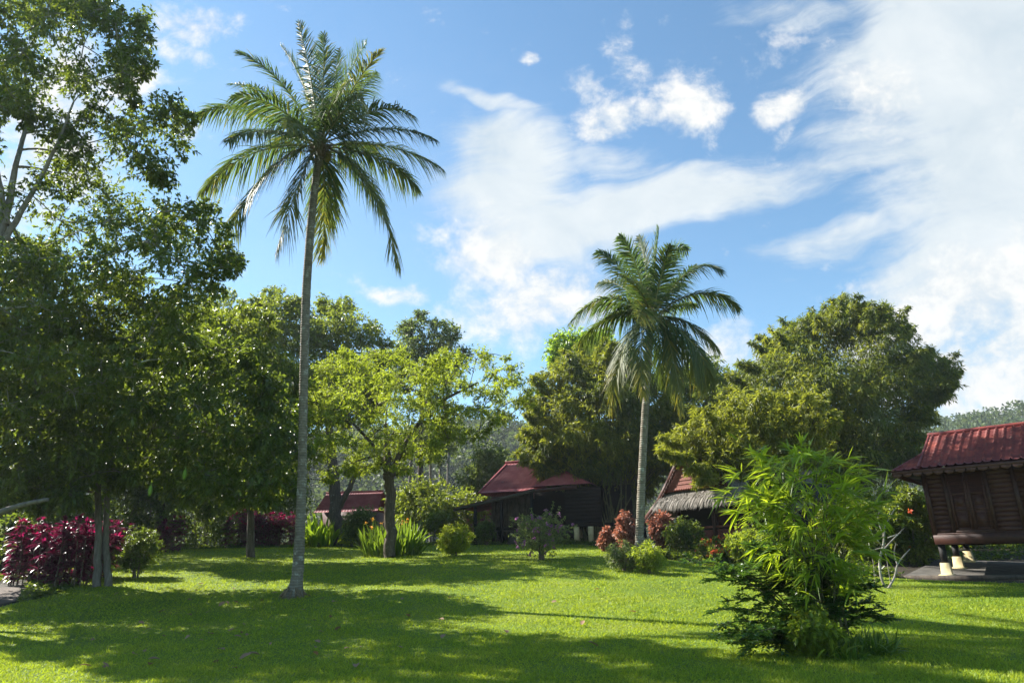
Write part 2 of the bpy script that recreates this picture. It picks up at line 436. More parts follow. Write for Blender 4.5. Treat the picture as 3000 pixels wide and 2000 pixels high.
CUM = [(1440, 750, 207, 137, 0, 1), (1570, 880, 280, 156, 5, 1), (1680, 830, 146, 112, 0, .9), (2005, 315, 152, 118, 10, 1), (1770, 345, 115, 81, 15, .95), (1880, 335, 134, 62, 10, .8),
       (2310, 292, 109, 81, 10, .95), (1700, 255, 91, 68, -30, .65), (1830, 170, 73, 137, 25, .5), (1960, 190, 170, 75, 0, .45), (2260, 140, 134, 87, 30, .45),
       (560, 50, 158, 68, -8, .85), (520, 120, 134, 50, -20, .6), (400, 240, 134, 87, 10, .9), (180, 330, 244, 287, 0, 1), (40, 560, 183, 275, 0, .9), (575, 405, 73, 43, 10, .65), (1180, 855, 134, 40, 0, .75),
       (2850, 860, 512, 162, 18, 1), (2950, 1050, 585, 325, 0, 1), (2620, 960, 280, 162, 40, 1), (2560, 290, 146, 125, -20, .85), (2200, 1060, 195, 100, 0, .8), (1545, 175, 36, 22, 0, .6), (2330, 385, 73, 31, 40, .5)]
CIR = [(1500, 430, 230, 150, -10, .95), (1480, 560, 260, 190, 0, .85), (1950, 600, 560, 95, 13, 1), (1650, 680, 330, 110, 8, .9), (2400, 500, 350, 80, 13, .6), (2450, 690, 330, 60, 14, .62), (1460, 290, 190, 28, -14, .7),
       (2900, 150, 560, 420, 0, 1.05), (3050, 560, 560, 520, 0, 1.05), (2650, 420, 330, 140, 0, .75), (2350, 40, 300, 70, -10, .6), (2800, 760, 420, 120, 20, .9), (1750, 470, 250, 80, -10, .5)]
cn = wnoise(uv, 11, 14, -8, 10, .62, .35); cn2 = wnoise(uv, 34, 40, 0, 7, .65, .2, 3.1)
sn = wnoise(uvw, 4.5, 24, -13, 9, .66, .25, 5.0); sn2 = wnoise(uv, 7, 9, 0, 6, .6, .3, 9.0)


def soft(cov, n, amp, lo_, hi_):
    t = mth('MULTIPLY_ADD', mth('SUBTRACT', n, .5), amp, cov)
    mr = N(nt, 'ShaderNodeMapRange', interpolation_type='SMOOTHSTEP'); L(t, mr.inputs[0]); mr.inputs[1].default_value = lo_; mr.inputs[2].default_value = hi_
    return mr.outputs[0]


nmix = mth('MULTIPLY_ADD', mth('SUBTRACT', cn2.outputs[0], .5), .5, cn.outputs[0])
dC = soft(blobs(CUM), nmix, 2.3, .22, 1.15)
nm2 = mth('ADD', mth('MULTIPLY', sn.outputs[0], .62), mth('MULTIPLY', sn2.outputs[0], .38))
dS = mth('MULTIPLY', soft(blobs(CIR), nm2, 2.0, .16, .92), .95)
veil = mth('MULTIPLY', soft(blobs([(900, 700, 1100, 700, 0, .5)]), sn2.outputs[0], .5, .0, 1.0), .18)
# cloud brightness: high cloud is greyer, the heaped clouds whiter
cS = ramp(nt, mth('MULTIPLY_ADD', mth('SUBTRACT', sn2.outputs[0], .5), 1.3, .5), [(.1, (3.1, 3.65, 4.05)), (.9, (4.75, 4.95, 5.0))])
cC = ramp(nt, mth('MULTIPLY_ADD', mth('SUBTRACT', nmix, .5), 2.4, .5), [(.1, (3.7, 4.05, 4.3)), (.75, (4.95, 4.97, 4.9))])
cV = N(nt, 'ShaderNodeRGB'); cV.outputs[0].default_value = (3.9, 4.4, 4.8, 1)
tn = N(nt, 'ShaderNodeMix', data_type='RGBA', blend_type='MULTIPLY'); tn.inputs[0].default_value = 1; L(sky.outputs[0], tn.inputs[6]); tn.inputs[7].default_value = (.76, 1.0, 1.04, 1)
cur = tn.outputs[2]
for fac, colr in ((veil, cV.outputs[0]), (dS, cS), (dC, cC)):
    mixc = N(nt, 'ShaderNodeMix', data_type='RGBA'); L(fac, mixc.inputs[0]); L(cur, mixc.inputs[6]); L(colr, mixc.inputs[7]); cur = mixc.outputs[2]
bg = N(nt, 'ShaderNodeBackground'); L(mixc.outputs[2], bg.inputs[0]); bg.inputs[1].default_value = SKY_STR; L(bg.outputs[0], wo.inputs[0])

scene.view_settings.view_transform = 'Standard'; scene.view_settings.look = 'None'; scene.view_settings.gamma = 1
scene.view_settings.exposure = 1.5
cy = scene.cycles
cy.max_bounces = 5; cy.diffuse_bounces = 3; cy.glossy_bounces = 2; cy.transmission_bounces = 4; cy.transparent_max_bounces = 4
cy.volume_bounces = 0; cy.caustics_reflective = False; cy.caustics_refractive = False

# ------------------------------------------------------------------ ground
xs = np.concatenate([np.linspace(-400, -40, 30), np.linspace(-38, 38, 100), np.linspace(40, 400, 30)])
ys = np.concatenate([np.linspace(-60, -2, 14), np.linspace(0, 60, 130), np.linspace(62, 420, 50)])
X, Y = np.meshgrid(xs, ys)
Z = H(X, Y) - .02
mb = MB(); mb.grid(np.stack([X, Y, Z], -1)); tag(mb.build('ground', M['soil'], smooth=True), kind='structure')

EDGE = [(-500, 17), (0, 21.5), (150, 23.5), (290, 28.5), (335, 36), (400, 43.5), (560, 46.8), (800, 46.5), (1100, 46), (1250, 45), (1420, 43), (1700, 41), (1780, 38.5), (1900, 32), (2050, 28.3), (2200, 26.6), (2400, 25.2), (2700, 23.2), (3000, 21.8), (3500, 20.5)]
EDP = np.array([gcol(a, b) for a, b in EDGE]); EDR = EDP[:, 0] / (EDP[:, 1] + 2); EDY = EDP[:, 1]


def lawn_far(x, y):
    return np.interp(np.asarray(x) / (np.asarray(y) + 2), EDR, EDY)


mb = MB()
gr = np.linspace(-1.3, 1.3, 260); gt = np.linspace(0, 1, 150)
GR, GT = np.meshgrid(gr, gt)
far = np.interp(GR, EDR, EDY) + .12 * np.sin(GR * 190) * np.sin(GR * 71)
GY = -1.2 + GT * (far + 1.2); GX = GR * (GY + 2)
mb.grid(np.stack([GX, GY, H(GX, GY)], -1)); tag(mb.build('lawn', M['lawn'], smooth=True), kind='structure')

# grass blades
Yb = np.exp(RNG.uniform(math.log(9.0), math.log(47), 520000))
Xb = RNG.uniform(-1, 1, len(Yb)) * (Yb * .84 + 1)
k = Yb < lawn_far(Xb, Yb) - .05
Xb, Yb = Xb[k], Yb[k]
patch = np.sin(Xb * 1.7 + np.sin(Yb * 1.1) * 2) * np.sin(Yb * 1.9 + np.cos(Xb * .9) * 2)
Zb = H(Xb, Yb)
c = np.stack([Xb, Yb, Zb - .005], -1)
d = RNG.normal(size=(len(Xb), 3)) * [.75, .75, .2] + [0, 0, .75]
hgt = RNG.uniform(.02, .075, len(Xb)) * (1 + .4 * patch) * (1 + Yb / 80)
wid = RNG.uniform(.008, .016, len(Xb)) * (1 + Yb / 22)
s = nrmz(np.cross(d, RNG.normal(size=d.shape))); dn = nrmz(d)
v = np.stack([c - s * wid[:, None] * .5, c + s * wid[:, None] * .5, c + dn * hgt[:, None]], 1)
mb = MB(); mb.add(v, tris=np.arange(len(Xb) * 3).reshape(-1, 3)); tag(mb.build('grass', M['grass']), kind='stuff', label='short bright green grass blades all over the lawn', cat='grass')

# ground cover under the shrubs beyond the lawn
ru = RNG.uniform(-.85, .85, 70000); yu = np.interp(ru, EDR, EDY) + .1 + RNG.exponential(4.0, len(ru)); xu = ru * (yu + 2); k = (yu < 62) & ~((ru < -.63) & (yu < 27)) & ~((xu > 12.6) & (yu < 27.5))
xu, yu = xu[k], yu[k]; hu = RNG.uniform(.02, .32, len(xu)) * (.6 + .5 * np.sin(xu * 1.3 + np.sin(yu)))
mb = MB(); mb.leaves(np.stack([xu, yu, H(xu, yu) + hu], -1), RNG.normal(size=(len(xu), 3)) * [1, 1, .4] + [0, 0, .25], RNG.normal(size=(len(xu), 3)) * .6 + [0, 0, 1], RNG.uniform(.10, .24, len(xu)), RNG.uniform(.05, .10, len(xu)))
tag(mb.build('ground_cover', M['leaf_dark']), kind='stuff', label='low leafy ground cover under the shrubs round the lawn', cat='plants')

# brown path at the far left, paved strip by the right-hand house
mb = MB()
pl = [gcol(-420, 18.5), gcol(-100, 20.8), gcol(30, 22.2), gcol(110, 23.3), gcol(135, 24.5)]
pr = [gcol(-420, 24), gcol(-150, 25), gcol(-20, 25.5), gcol(60, 26), gcol(110, 26.2)]
G = []
for a, b in zip(pl, pr):
    row = [a + (b - a) * t for t in np.linspace(0, 1, 6)]
    G.append([[q[0], q[1], H(q[0], q[1]) + .012] for q in row])
mb.grid(G); tag(mb.build('path', M['path'], smooth=True), kind='structure')

# ------------------------------------------------------------------ hills
def hill(name, cx, ridge, y0, depth, w, seed):
    r = np.random.default_rng(seed)
    uu_ = np.linspace(-1, 1, 60); tt = np.linspace(0, 1, 30)
    U, T = np.meshgrid(uu_, tt)
    XX = cx + U * w; YY = y0 + T * depth
    prof = np.interp(U.ravel(), np.linspace(-1, 1, len(ridge)), ridge).reshape(U.shape)
    bump = 2.5 * np.sin(XX * .05 + seed) + 1.6 * np.sin(XX * .11 + YY * .06) + 1.2 * np.sin(YY * .13 + seed)
    ZZ = H(XX, YY) - 3 + (prof + bump) * np.sin(np.pi * np.clip(T, 0, 1) * .62) / np.sin(np.pi * .5)
    mb = MB(); P = np.stack([XX, YY, ZZ], -1); mb.grid(P); tag(mb.build(name, M['hill'], smooth=True), kind='structure')
    return P


def forest_on(P, n, seed, smin, smax):
    r = np.random.default_rng(seed); mb = MB()
    a, b = P.shape[:2]
    i = r.uniform(0, a - 1.01, n); j = r.uniform(0, b - 1.01, n)
    i0 = i.astype(int); j0 = j.astype(int); fi = (i - i0)[:, None]; fj = (j - j0)[:, None]
    base = (P[i0, j0] * (1 - fi) * (1 - fj) + P[i0 + 1, j0] * fi * (1 - fj) + P[i0, j0 + 1] * (1 - fi) * fj + P[i0 + 1, j0 + 1] * fi * fj)
    R = r.uniform(smin, smax, n); hh = r.uniform(.6, 1.5, n) * R
    kk = 110
    o = nrmz(r.normal(size=(n, kk, 3)) + [0, -.3, .5])
    rad = r.uniform(.6, 1.0, (n, kk, 1)) * R[:, None, None]
    c = base[:, None, :] + np.stack([0 * hh, 0 * hh, hh], -1)[:, None, :] + o * rad * [1, 1, .85]
    d = nrmz(o + r.normal(size=o.shape) * .7); nn = nrmz(o + r.normal(size=o.shape) * .5)
    Ls = (r.uniform(.18, .34, (n, kk)) * R[:, None])
    mb.leaves(c.reshape(-1, 3), d.reshape(-1, 3), nn.reshape(-1, 3), Ls.ravel(), Ls.ravel() * .7)
    return mb


hp = hill('hill', 130, [38, 36, 39, 43, 41, 45, 48, 44, 36], 190, 130, 190, 3)
tag(forest_on(hp, 1500, 5, 3.0, 6.0).build('forest', M['leaf_hill']), kind='stuff', label='dense dark green forest covering the far hill on the right', cat='forest')
hp = hill('hill', -60, [34, 37, 38, 41, 42, 40, 35, 26], 170, 120, 110, 8)
tag(forest_on(hp, 1000, 6, 3.0, 6.0).build('forest', M['leaf_hill']), kind='stuff', label='hazy forest on the hill seen through the gap between the trees', cat='forest')

# ------------------------------------------------------------------ trees
def in_poly(px, py, poly):
    poly = np.asarray(poly, float); x0, y0 = poly[:, 0], poly[:, 1]; x1, y1 = np.roll(x0, -1), np.roll(y0, -1)
    cr = ((y0 > py) != (y1 > py)) & (px < (x1 - x0) * (py - y0) / (y1 - y0 + 1e-12) + x0)
    ins = cr.sum() % 2 == 1
    ex, ey = x1 - x0, y1 - y0
    t = np.clip(((px - x0) * ex + (py - y0) * ey) / (ex * ex + ey * ey + 1e-9), 0, 1)
    de = np.hypot(px - x0 - t * ex, py - y0 - t * ey).min()
    return ins, de


def clumps(poly, Yd, thick, n, r0, r1, rng, edge=.75, sep=.75):
    """foliage clumps filling an outline, each with its own place in depth"""
    poly = np.asarray(poly, float); lo_ = poly.min(0); hi_ = poly.max(0)
    out = []; tries = 0
    while len(out) < n and tries < n * 60:
        tries += 1
        px, py = rng.uniform(lo_[0], hi_[0]), rng.uniform(lo_[1], hi_[1])
        ins, de = in_poly(px, py, poly)
        r = rng.uniform(r0, r1)
        if edge < 0:
            if de > r * 2.2: continue
            if not ins and de > r * -edge: continue
        elif not ins or de < r * edge: continue
        off = rng.uniform(-1, 1) * thick * min(1, de / (r1 * 2.2)) ** .6
        P = at(px, py, Yd + off); rw = r * np.dot(P - CAM, FWD) / F
        if any(np.linalg.norm(P - q[0]) < sep * min(rw, q[1]) for q in out) and tries < n * 40: continue
        out.append((P, rw))
    return out


def ragged(poly, Yd, thick, n, r0, r1, rng, edge=.5, fr=.5, rs=.45):
    """clumps plus small loose sprays reaching right out to the outline"""
    return clumps(poly, Yd, thick, n, r0, r1, rng, edge) + clumps(poly, Yd, thick * .8, int(n * fr), r0 * rs, r1 * rs, rng, -.35, .2)


def plumes(poly, Yd, thick, n, rng, reach=(20, 75)):
    """arching culm tips that stick out of a bamboo crown"""
    poly = np.asarray(poly, float); cen = poly.mean(0); nxt = np.roll(poly, -1, 0); wts = np.hypot(*(nxt - poly).T); out = []
    for _ in range(n):
        i = rng.choice(len(poly), p=wts / wts.sum()); q = poly[i] + (nxt[i] - poly[i]) * rng.uniform()
        o = q - cen; o = o / (np.hypot(*o) + 1e-6)
        if o[1] > .75: continue
        o = o + np.array([0, -.55]); o = o / np.hypot(*o)
        Ln = rng.uniform(*reach); off = rng.uniform(-1, 1) * thick; bend = rng.uniform(-.5, .5)
        for t in np.linspace(0, 1, 5):
            p = q - o * 25 + o * (25 + Ln) * t + np.array([-o[1], o[0]]) * bend * Ln * t * t + [0, Ln * .25 * t * t]
            P = at(p[0], p[1], Yd + off); out.append((P, (14 - 8 * t) * rng.uniform(.6, 1.3) * np.dot(P - CAM, FWD) / F))
    return out


def foliage(mb, cl, rng, twigs, per, leaf, flat=.75, droop=.25, up=.9, twl=.45, shell=.5, out_=.8, mode='alt', curl=.3, thin=None):
    for (P, R) in cl:
        T = max(2, int((min(twigs, 2 + twigs * R * thin) if thin else twigs) * rng.uniform(.75, 1.25)))
        o = nrmz(rng.normal(size=(T, 3)))
        p0 = P + o * (R * rng.uniform(0, 1, (T, 1)) ** shell) * [1, 1, flat]
        td = nrmz(o * out_ + rng.normal(size=(T, 3)) * .6 + [0, 0, -.15])
        tl = R * twl * rng.uniform(.5, 1.2, T)
        k = np.linspace(0, 1, per)
        c = p0[:, None, :] + td[:, None, :] * (tl[:, None] * k)[..., None]
        rd = nrmz(rng.normal(size=(T, per, 3)))
        d = nrmz(td[:, None, :] * .7 + rd * .9 + np.array([0, 0, -droop]))
        nn = nrmz(rng.normal(size=(T, per, 3)) * .75 + np.array([0, 0, up]))
        Ls = leaf[0] * rng.uniform(.65, 1.25, (T, per)); Ws = leaf[1] * rng.uniform(.75, 1.2, (T, per))
        if mode == 'alt': mb.leaves(c.reshape(-1, 3), d.reshape(-1, 3), nn.reshape(-1, 3), Ls.ravel(), Ws.ravel())
        else: mb.straps(c.reshape(-1, 3), d.reshape(-1, 3), nn.reshape(-1, 3), Ls.ravel(), Ws.ravel(), curl=curl, seg=3)


def bez(a, b, c, n=8):
    t = np.linspace(0, 1, n)[:, None]
    return (1 - t) ** 2 * a + 2 * t * (1 - t) * b + t ** 2 * c


def limbs(mb, skel, cl, rng, rmin=.02, sides=5, taper=.62):
    """grow each clump's limb out of the nearest wood there is; skel: list of [pos, radius]"""
    pos = [np.asarray(q[0], float) for q in skel]; rad = [q[1] for q in skel]
    base = pos[-1]
    for (P, R) in sorted(cl, key=lambda q: np.linalg.norm(q[0] - base)):
        A = np.array(pos); dv = P - A
        cost = np.linalg.norm(dv, axis=1) + np.where(dv[:, 2] < 0, -dv[:, 2] * .8, 0)
        i = int(np.argmin(cost)); a = A[i]; r = max(rmin, rad[i] * taper)
        mid = (a + P) / 2 + rng.normal(size=3) * .08 * np.linalg.norm(P - a) + [0, 0, .10 * np.linalg.norm(P - a)]
        pts = bez(a, mid, P, 7); rr = np.linspace(r, max(rmin * .7, r * .45), 7)
        mb.tube(pts, rr, sides)
        for q, s_ in list(zip(pts, rr))[2:]: pos.append(q); rad.append(s_)
        for _ in range(4):
            e = P + nrmz(rng.normal(size=3) + [0, 0, .3]) * R * .85
            mb.tube(bez(P, (P + e) / 2 + rng.normal(size=3) * .1 * R, e, 4), np.linspace(max(rmin * .6, r * .35), rmin * .35, 4), 4)


def make_tree(name, label, cat, trunks, crown_defs, bark, rng, group=None, rmin=.02, crown_name='crown', sides=8):
    """trunks: list of (points, radii); crown_defs: list of (clumps, foliage keyword arguments, material)"""
    b = np.asarray(trunks[0][0][0], float)
    root = thing(name, label, cat, b, group)
    mb = MB(); skel = []
    for pts, rads in trunks:
        pts = np.asarray(pts, float)
        t = np.linspace(0, 1, len(pts)); tt = np.linspace(0, 1, len(pts) * 5)
        P = np.stack([np.interp(tt, t, pts[:, i]) for i in range(3)], -1)
        for _ in range(2): P[1:-1] = (P[:-2] + P[1:-1] * 2 + P[2:]) / 4
        R = np.interp(tt, np.linspace(0, 1, len(rads)), rads)
        P[1:-1] += rng.normal(size=P[1:-1].shape) * R[1:-1, None] * .12
        mb.tube(P, R, sides)
        h0 = len(P) // 3
        skel += [[p, r] for p, r in zip(P[h0:], R[h0:])]
    for cl, kw, mt in crown_defs: limbs(mb, skel, cl, rng, rmin)
    mb.build('trunk', bark, root, smooth=True)
    for cl, kw, mt in crown_defs:
        mc = MB(); foliage(mc, cl, rng, **{'thin': 1.25, **kw}); mc.build(crown_name, mt, root)
    return root


R1 = np.random.default_rng(21)
# tall tree at the left edge, in front
A1a = [(-300, -160), (260, -160), (330, 20), (445, 60), (440, 190), (370, 260), (300, 330), (120, 420), (-100, 460), (-300, 500)]
A1b = [(-330, 480), (60, 560), (180, 400), (330, 330), (480, 262), (585, 340), (540, 420), (520, 560), (640, 620), (700, 770), (660, 860), (600, 900), (620, 980), (480, 1060), (250, 1180), (-100, 1260), (-330, 1300)]
A1c = [(-120, 740), (120, 690), (300, 800), (540, 860), (500, 1020), (100, 1060), (-120, 1080)]
b0 = gcol(-230, 19.3)
t1 = [b0, at(-190, 1300, 19.4), at(-70, 950, 19.6), at(10, 640, 19.8)]
big = make_tree('broadleaf_tree', 'tall pale-branched tree at the left edge with an open crown reaching highest', 'tree',
          [(t1, [.30, .24, .20, .16]), ([at(15, 660, 19.8), at(45, 480, 20.0), at(90, 330, 20.3), at(60, 120, 20.6)], [.13, .085, .06, .035]), ([at(15, 700, 19.8), at(110, 540, 19.4), at(170, 420, 19.1), at(215, 300, 18.8)], [.10, .07, .05, .03]), ([at(10, 640, 19.8), at(-30, 380, 19.2), at(-80, 150, 18.8)], [.14, .09, .05])],
          [(ragged(A1a, 19.8, 3.0, 112, 38, 68, R1, .5), dict(twigs=46, per=9, leaf=(.155, .07), droop=.3), M['leaf_big']),
           (ragged(A1c, 21.5, 2.0, 44, 40, 70, R1, .4), dict(twigs=50, per=9, leaf=(.155, .07), droop=.3), M['leaf_big']),
           (ragged(A1b, 20, 2.6, 120, 45, 80, R1, .5), dict(twigs=50, per=9, leaf=(.155, .07), droop=.3), M['leaf_big'])], M['bark_pale'], R1)
# its low limb crossing the frame edge
mb = MB(); mb.tube(bez(at(-260, 1640, 19.3), at(-40, 1490, 19.1), at(140, 1462, 18.8), 10), np.linspace(.16, .05, 10), 8); mb.build('branch', M['bark_grey'], big, smooth=True)
# loose outer sprays along its right-hand edge
mb = MB(); cl = []
for (x, y, r) in [(420, 90, 40), (300, 60, 45), (560, 350, 30), (500, 300, 40), (530, 430, 35), (600, 640, 40), (660, 680, 30), (690, 780, 30), (640, 790, 45), (590, 700, 45), (560, 620, 40), (430, 180, 28), (470, 480, 45), (610, 860, 40)]:
    P = at(x, y, 19.3); cl.append((P, r * np.dot(P - CAM, FWD) / F))
foliage(mb, cl, R1, 22, 7, (.18, .08), droop=.3); mb.build('crown', M['leaf_big'], big)

# twin-trunk tree
A2 = [(-200, 1080), (-100, 1020), (250, 980), (480, 960), (620, 960), (760, 1060), (850, 1210), (880, 1330), (850, 1440), (700, 1470), (560, 1440), (400, 1440), (260, 1470), (40, 1480), (-200, 1500)]
b0 = gcol(283, 25.5)
tw = make_tree('twin_trunk_tree', 'shady tree with two slim pale trunks standing beside the dark red shrubs', 'tree',
          [([b0, at(290, 1550, 25.5), at(285, 1400, 25.5), at(270, 1250, 25.3)], [.14, .115, .10, .08]), ([b0 + [.36, .1, 0], at(308, 1560, 25.7), at(318, 1400, 25.7), at(370, 1240, 25.5)], [.13, .105, .09, .07])],
          [(ragged(A2, 24, 3.4, 125, 48, 85, R1, .5), dict(twigs=52, per=7, leaf=(.21, .095), droop=.35), M['leaf_dark'])], M['bark_grey'], R1)
for (x, y) in [(440, 1435), (541, 1388)]:
    mb = MB(); p = at(x, y, 22); mb.tube([p + [0, 0, .28], p + [.01, 0, .16], p + [0, 0, .12], p + [0, 0, 0], p + [0, 0, -.12], p + [0, 0, -.2]], [.008, .01, .045, .07, .055, .01], 7); mb.build('seed_pod', M['pod'], tw, smooth=True)

# tree filling the space between the twin trunk and the big palm
A3 = [(380, 950), (520, 860), (640, 890), (760, 930), (850, 1000), (880, 1120), (890, 1260), (860, 1420), (760, 1480), (560, 1480), (420, 1380), (350, 1150)]
b0 = gcol(735, 37)
make_tree('spreading_tree', 'yellow-green spreading tree just left of the tall palm trunk', 'tree',
          [([b0, at(735, 1500, 37), at(720, 1350, 37), at(660, 1180, 37)], [.22, .17, .14, .08])],
          [(ragged(A3, 33.5, 3.5, 100, 40, 70, R1, .5), dict(twigs=56, per=7, leaf=(.24, .11), droop=.3), M['leaf_mid'])], M['bark_brown'], R1)
# far trees behind
for px_, Yd, poly, lab in [(150, 41, [(-560, 1180), (-300, 960), (60, 920), (330, 960), (420, 1080), (400, 1300), (200, 1460), (-300, 1480)], 'dark tree deep behind the twin pale trunks'), (470, 47, [(250, 1020), (420, 930), (600, 960), (700, 1080), (690, 1300), (600, 1470), (400, 1480), (280, 1350)], 'dark tree deep in the shade right of the twin trunks')]:
    b0 = gcol(px_, Yd)
    make_tree('background_tree', lab, 'tree', [([b0, at(px_, 1450, Yd), at(px_, 1150, Yd)], [.35, .28, .15])], [(clumps(poly, Yd, 5, 100, 45, 75, R1, .5), dict(twigs=44, per=7, leaf=(.30, .13)), M['leaf_dark'])], M['bark_brown'], R1, group='far trees behind the lawn')
B0 = [(480, 960), (600, 880), (680, 850), (720, 900), (700, 1100), (560, 1200), (450, 1150)]
B1 = [(660, 960), (720, 870), (790, 845), (880, 880), (980, 880), (1060, 920), (1120, 980), (1150, 1060), (1120, 1200), (1000, 1260), (800, 1300), (680, 1200)]
b0 = gcol(985, 47.5)
make_tree('rain_tree', 'tall dark-trunked tree whose rounded crown rises behind the palm trunk', 'tree',
          [([b0, at(985, 1480, 47.5), at(975, 1380, 47.5), at(960, 1200, 47.5)], [.5, .42, .36, .22]), ([at(990, 1490, 47.5), at(1030, 1420, 47.2), at(1060, 1300, 47)], [.22, .18, .12])],
          [(ragged(B1, 50, 5, 110, 36, 62, R1, .5), dict(twigs=62, per=7, leaf=(.30, .12), droop=.25), M['leaf_mid'])], M['bark_brown'], R1)
b0 = gcol(600, 56)
make_tree('background_tree', 'far tree whose top shows against the sky beside the tall left tree', 'tree', [([b0, at(600, 1450, 56), at(600, 1150, 56)], [.3, .25, .15])],
          [(ragged(B0, 58, 4, 42, 34, 56, R1, .5), dict(twigs=40, per=7, leaf=(.30, .13)), M['leaf_mid'])], M['bark_brown'], R1, group='far trees behind the lawn')
B2 = [(1140, 1060), (1170, 960), (1240, 915), (1310, 960), (1370, 980), (1390, 1060), (1330, 1110), (1200, 1150), (1140, 1130)]
b0 = gcol(1230, 58)
make_tree('background_tree', 'far olive tree whose pointed top rises behind the feathery tree', 'tree', [([b0, at(1230, 1400, 58), at(1240, 1120, 58)], [.3, .25, .15])],
          [(ragged(B2, 60, 3, 40, 26, 46, R1, .45), dict(twigs=42, per=6, leaf=(.32, .13)), M['leaf_olive'])], M['bark_brown'], R1, group='far trees behind the lawn')
B3 = [(1600, 1040), (1620, 990), (1700, 960), (1800, 980), (1820, 1060), (1760, 1120), (1640, 1110)]
b0 = gcol(1740, 56)
make_tree('background_tree', 'far bright green tree peeping out above the dense bamboo grove', 'tree', [([b0, at(1740, 1400, 56), at(1720, 1100, 56)], [.3, .25, .15])],
          [(ragged(B3, 56, 3, 40, 24, 46, R1, .45), dict(twigs=40, per=6, leaf=(.34, .15)), M['leaf_fresh'])], M['bark_brown'], R1, group='far trees behind the lawn')
B4 = [(1960, 1130), (2000, 1080), (2060, 1040), (2110, 1070), (2180, 1120), (2190, 1240), (2080, 1280), (1960, 1260)]
b0 = gcol(2060, 54)
make_tree('background_tree', 'far green tree between the shorter palm and the right-hand bamboo', 'tree', [([b0, at(2060, 1400, 54), at(2070, 1180, 54)], [.3, .25, .15])],
          [(ragged(B4, 54, 3, 52, 28, 52, R1, .45), dict(twigs=40, per=6, leaf=(.32, .14)), M['leaf_mid'])], M['bark_brown'], R1, group='far trees behind the lawn')

# feathery flame tree
C0 = [(830, 1200), (880, 1110), (960, 1050), (1060, 1020), (1180, 1030), (1280, 1080), (1330, 1150), (1320, 1260), (1270, 1340), (1180, 1390), (1100, 1370), (1000, 1400), (900, 1420), (840, 1330)]
C1 = [(1220, 1060), (1330, 1020), (1480, 1040), (1570, 1110), (1545, 1200), (1440, 1260), (1330, 1300), (1260, 1250)]
b0 = gcol(1143, 35.6)
make_tree('flame_tree', 'spreading feathery light green tree with brown trunk rising out of the flowering lilies', 'tree',
          [([b0, at(1142, 1520, 35.6), at(1140, 1420, 35.6), at(1135, 1360, 35.6), at(1130, 1240, 35.6)], [.30, .28, .27, .22, .09]), ([at(1140, 1400, 35.6), at(1185, 1300, 35), at(1260, 1190, 34), at(1400, 1120, 33.5)], [.2, .13, .09, .045]), ([at(1135, 1390, 35.6), at(1100, 1310, 34), at(1000, 1200, 33.5)], [.13, .09, .05])],
          [(ragged(C0, 34, 5.5, 165, 20, 38, R1, .2), dict(thin=2.6, twigs=21, per=14, leaf=(.13, .055), twl=.95, flat=.32, droop=.15, up=1.4), M['leaf_light']),
           (ragged(C1, 34, 3.5, 75, 18, 32, R1, .2), dict(thin=2.6, twigs=19, per=14, leaf=(.13, .055), twl=.95, flat=.32, droop=.2, up=1.4), M['leaf_light'])], M['bark_brown'], R1)

# thin rubber trees in the gap
for i, (x, y0, yt, Yd, lab) in enumerate([(1236, 1440, 1255, 60, 'slender pale trunk nearest the feathery tree in the wooded gap'), (1262, 1440, 1230, 63, 'slender leaning tree, second from the feathery tree in the wooded gap'), (1290, 1450, 1270, 62, 'slender straight tree in the middle of the wooded gap'), (1312, 1450, 1240, 66, 'thin dark-stemmed tree on the hill side of the wooded gap'), (1200, 1440, 1250, 58, 'slender tree showing just behind the feathery tree branches')]):
    b0 = gcol(x, Yd)
    poly = [(x - 55, yt + 20), (x - 20, yt - 40), (x + 40, yt - 30), (x + 60, yt + 40), (x + 20, yt + 90), (x - 40, yt + 70)]
    make_tree('rubber_tree', lab, 'tree', [([b0, at(x, 1400, Yd), at(x + 4 * (i - 2), 1320, Yd), at(x + 6 * (i - 2), yt, Yd)], [.17, .15, .12, .06])],
              [(clumps(poly, Yd, 2, 9, 18, 32, R1, .3), dict(twigs=30, per=6, leaf=(.3, .12)), M['leaf_olive'])], M['bark_pale'], R1, group='slender trees in the wooded gap')

# ------------------------------------------------------------------ bamboo groves
def bamboo(name, label, base, nculm, spread, cl, rng, mats, rad=.045, group=None, leaf=(.22, .03), twigs=40, per=7, flat=.8):
    root = thing(name, label, 'bamboo', base, group)
    mb = MB()
    for i in range(nculm):
        a = rng.uniform(0, 2 * np.pi); rr = spread * math.sqrt(rng.uniform(0, 1))
        p0 = base + [rr * math.cos(a), rr * math.sin(a), 0]; p0[2] = H(p0[0], p0[1]) - .05
        P, R = cl[rng.integers(len(cl))]
        mid = np.array([p0[0] * .75 + P[0] * .25, p0[1] * .75 + P[1] * .25, p0[2] + (P[2] - p0[2]) * .62])
        mb.tube(bez(p0, mid, P, 9), np.linspace(rad, rad * .3, 9), 6)
    mb.build('culms', M['bamboo_culm'], root, smooth=True)
    half = [q for i, q in enumerate(cl)]
    n = len(mats)
    for k_, mt in enumerate(mats):
        sub_ = half[k_::n]; mc = MB(); foliage(mc, sub_, rng, twigs, per, leaf, flat=flat, droop=.55, up=.6, twl=.55, thin=.95); mc.build('foliage', mt, root)
    return root


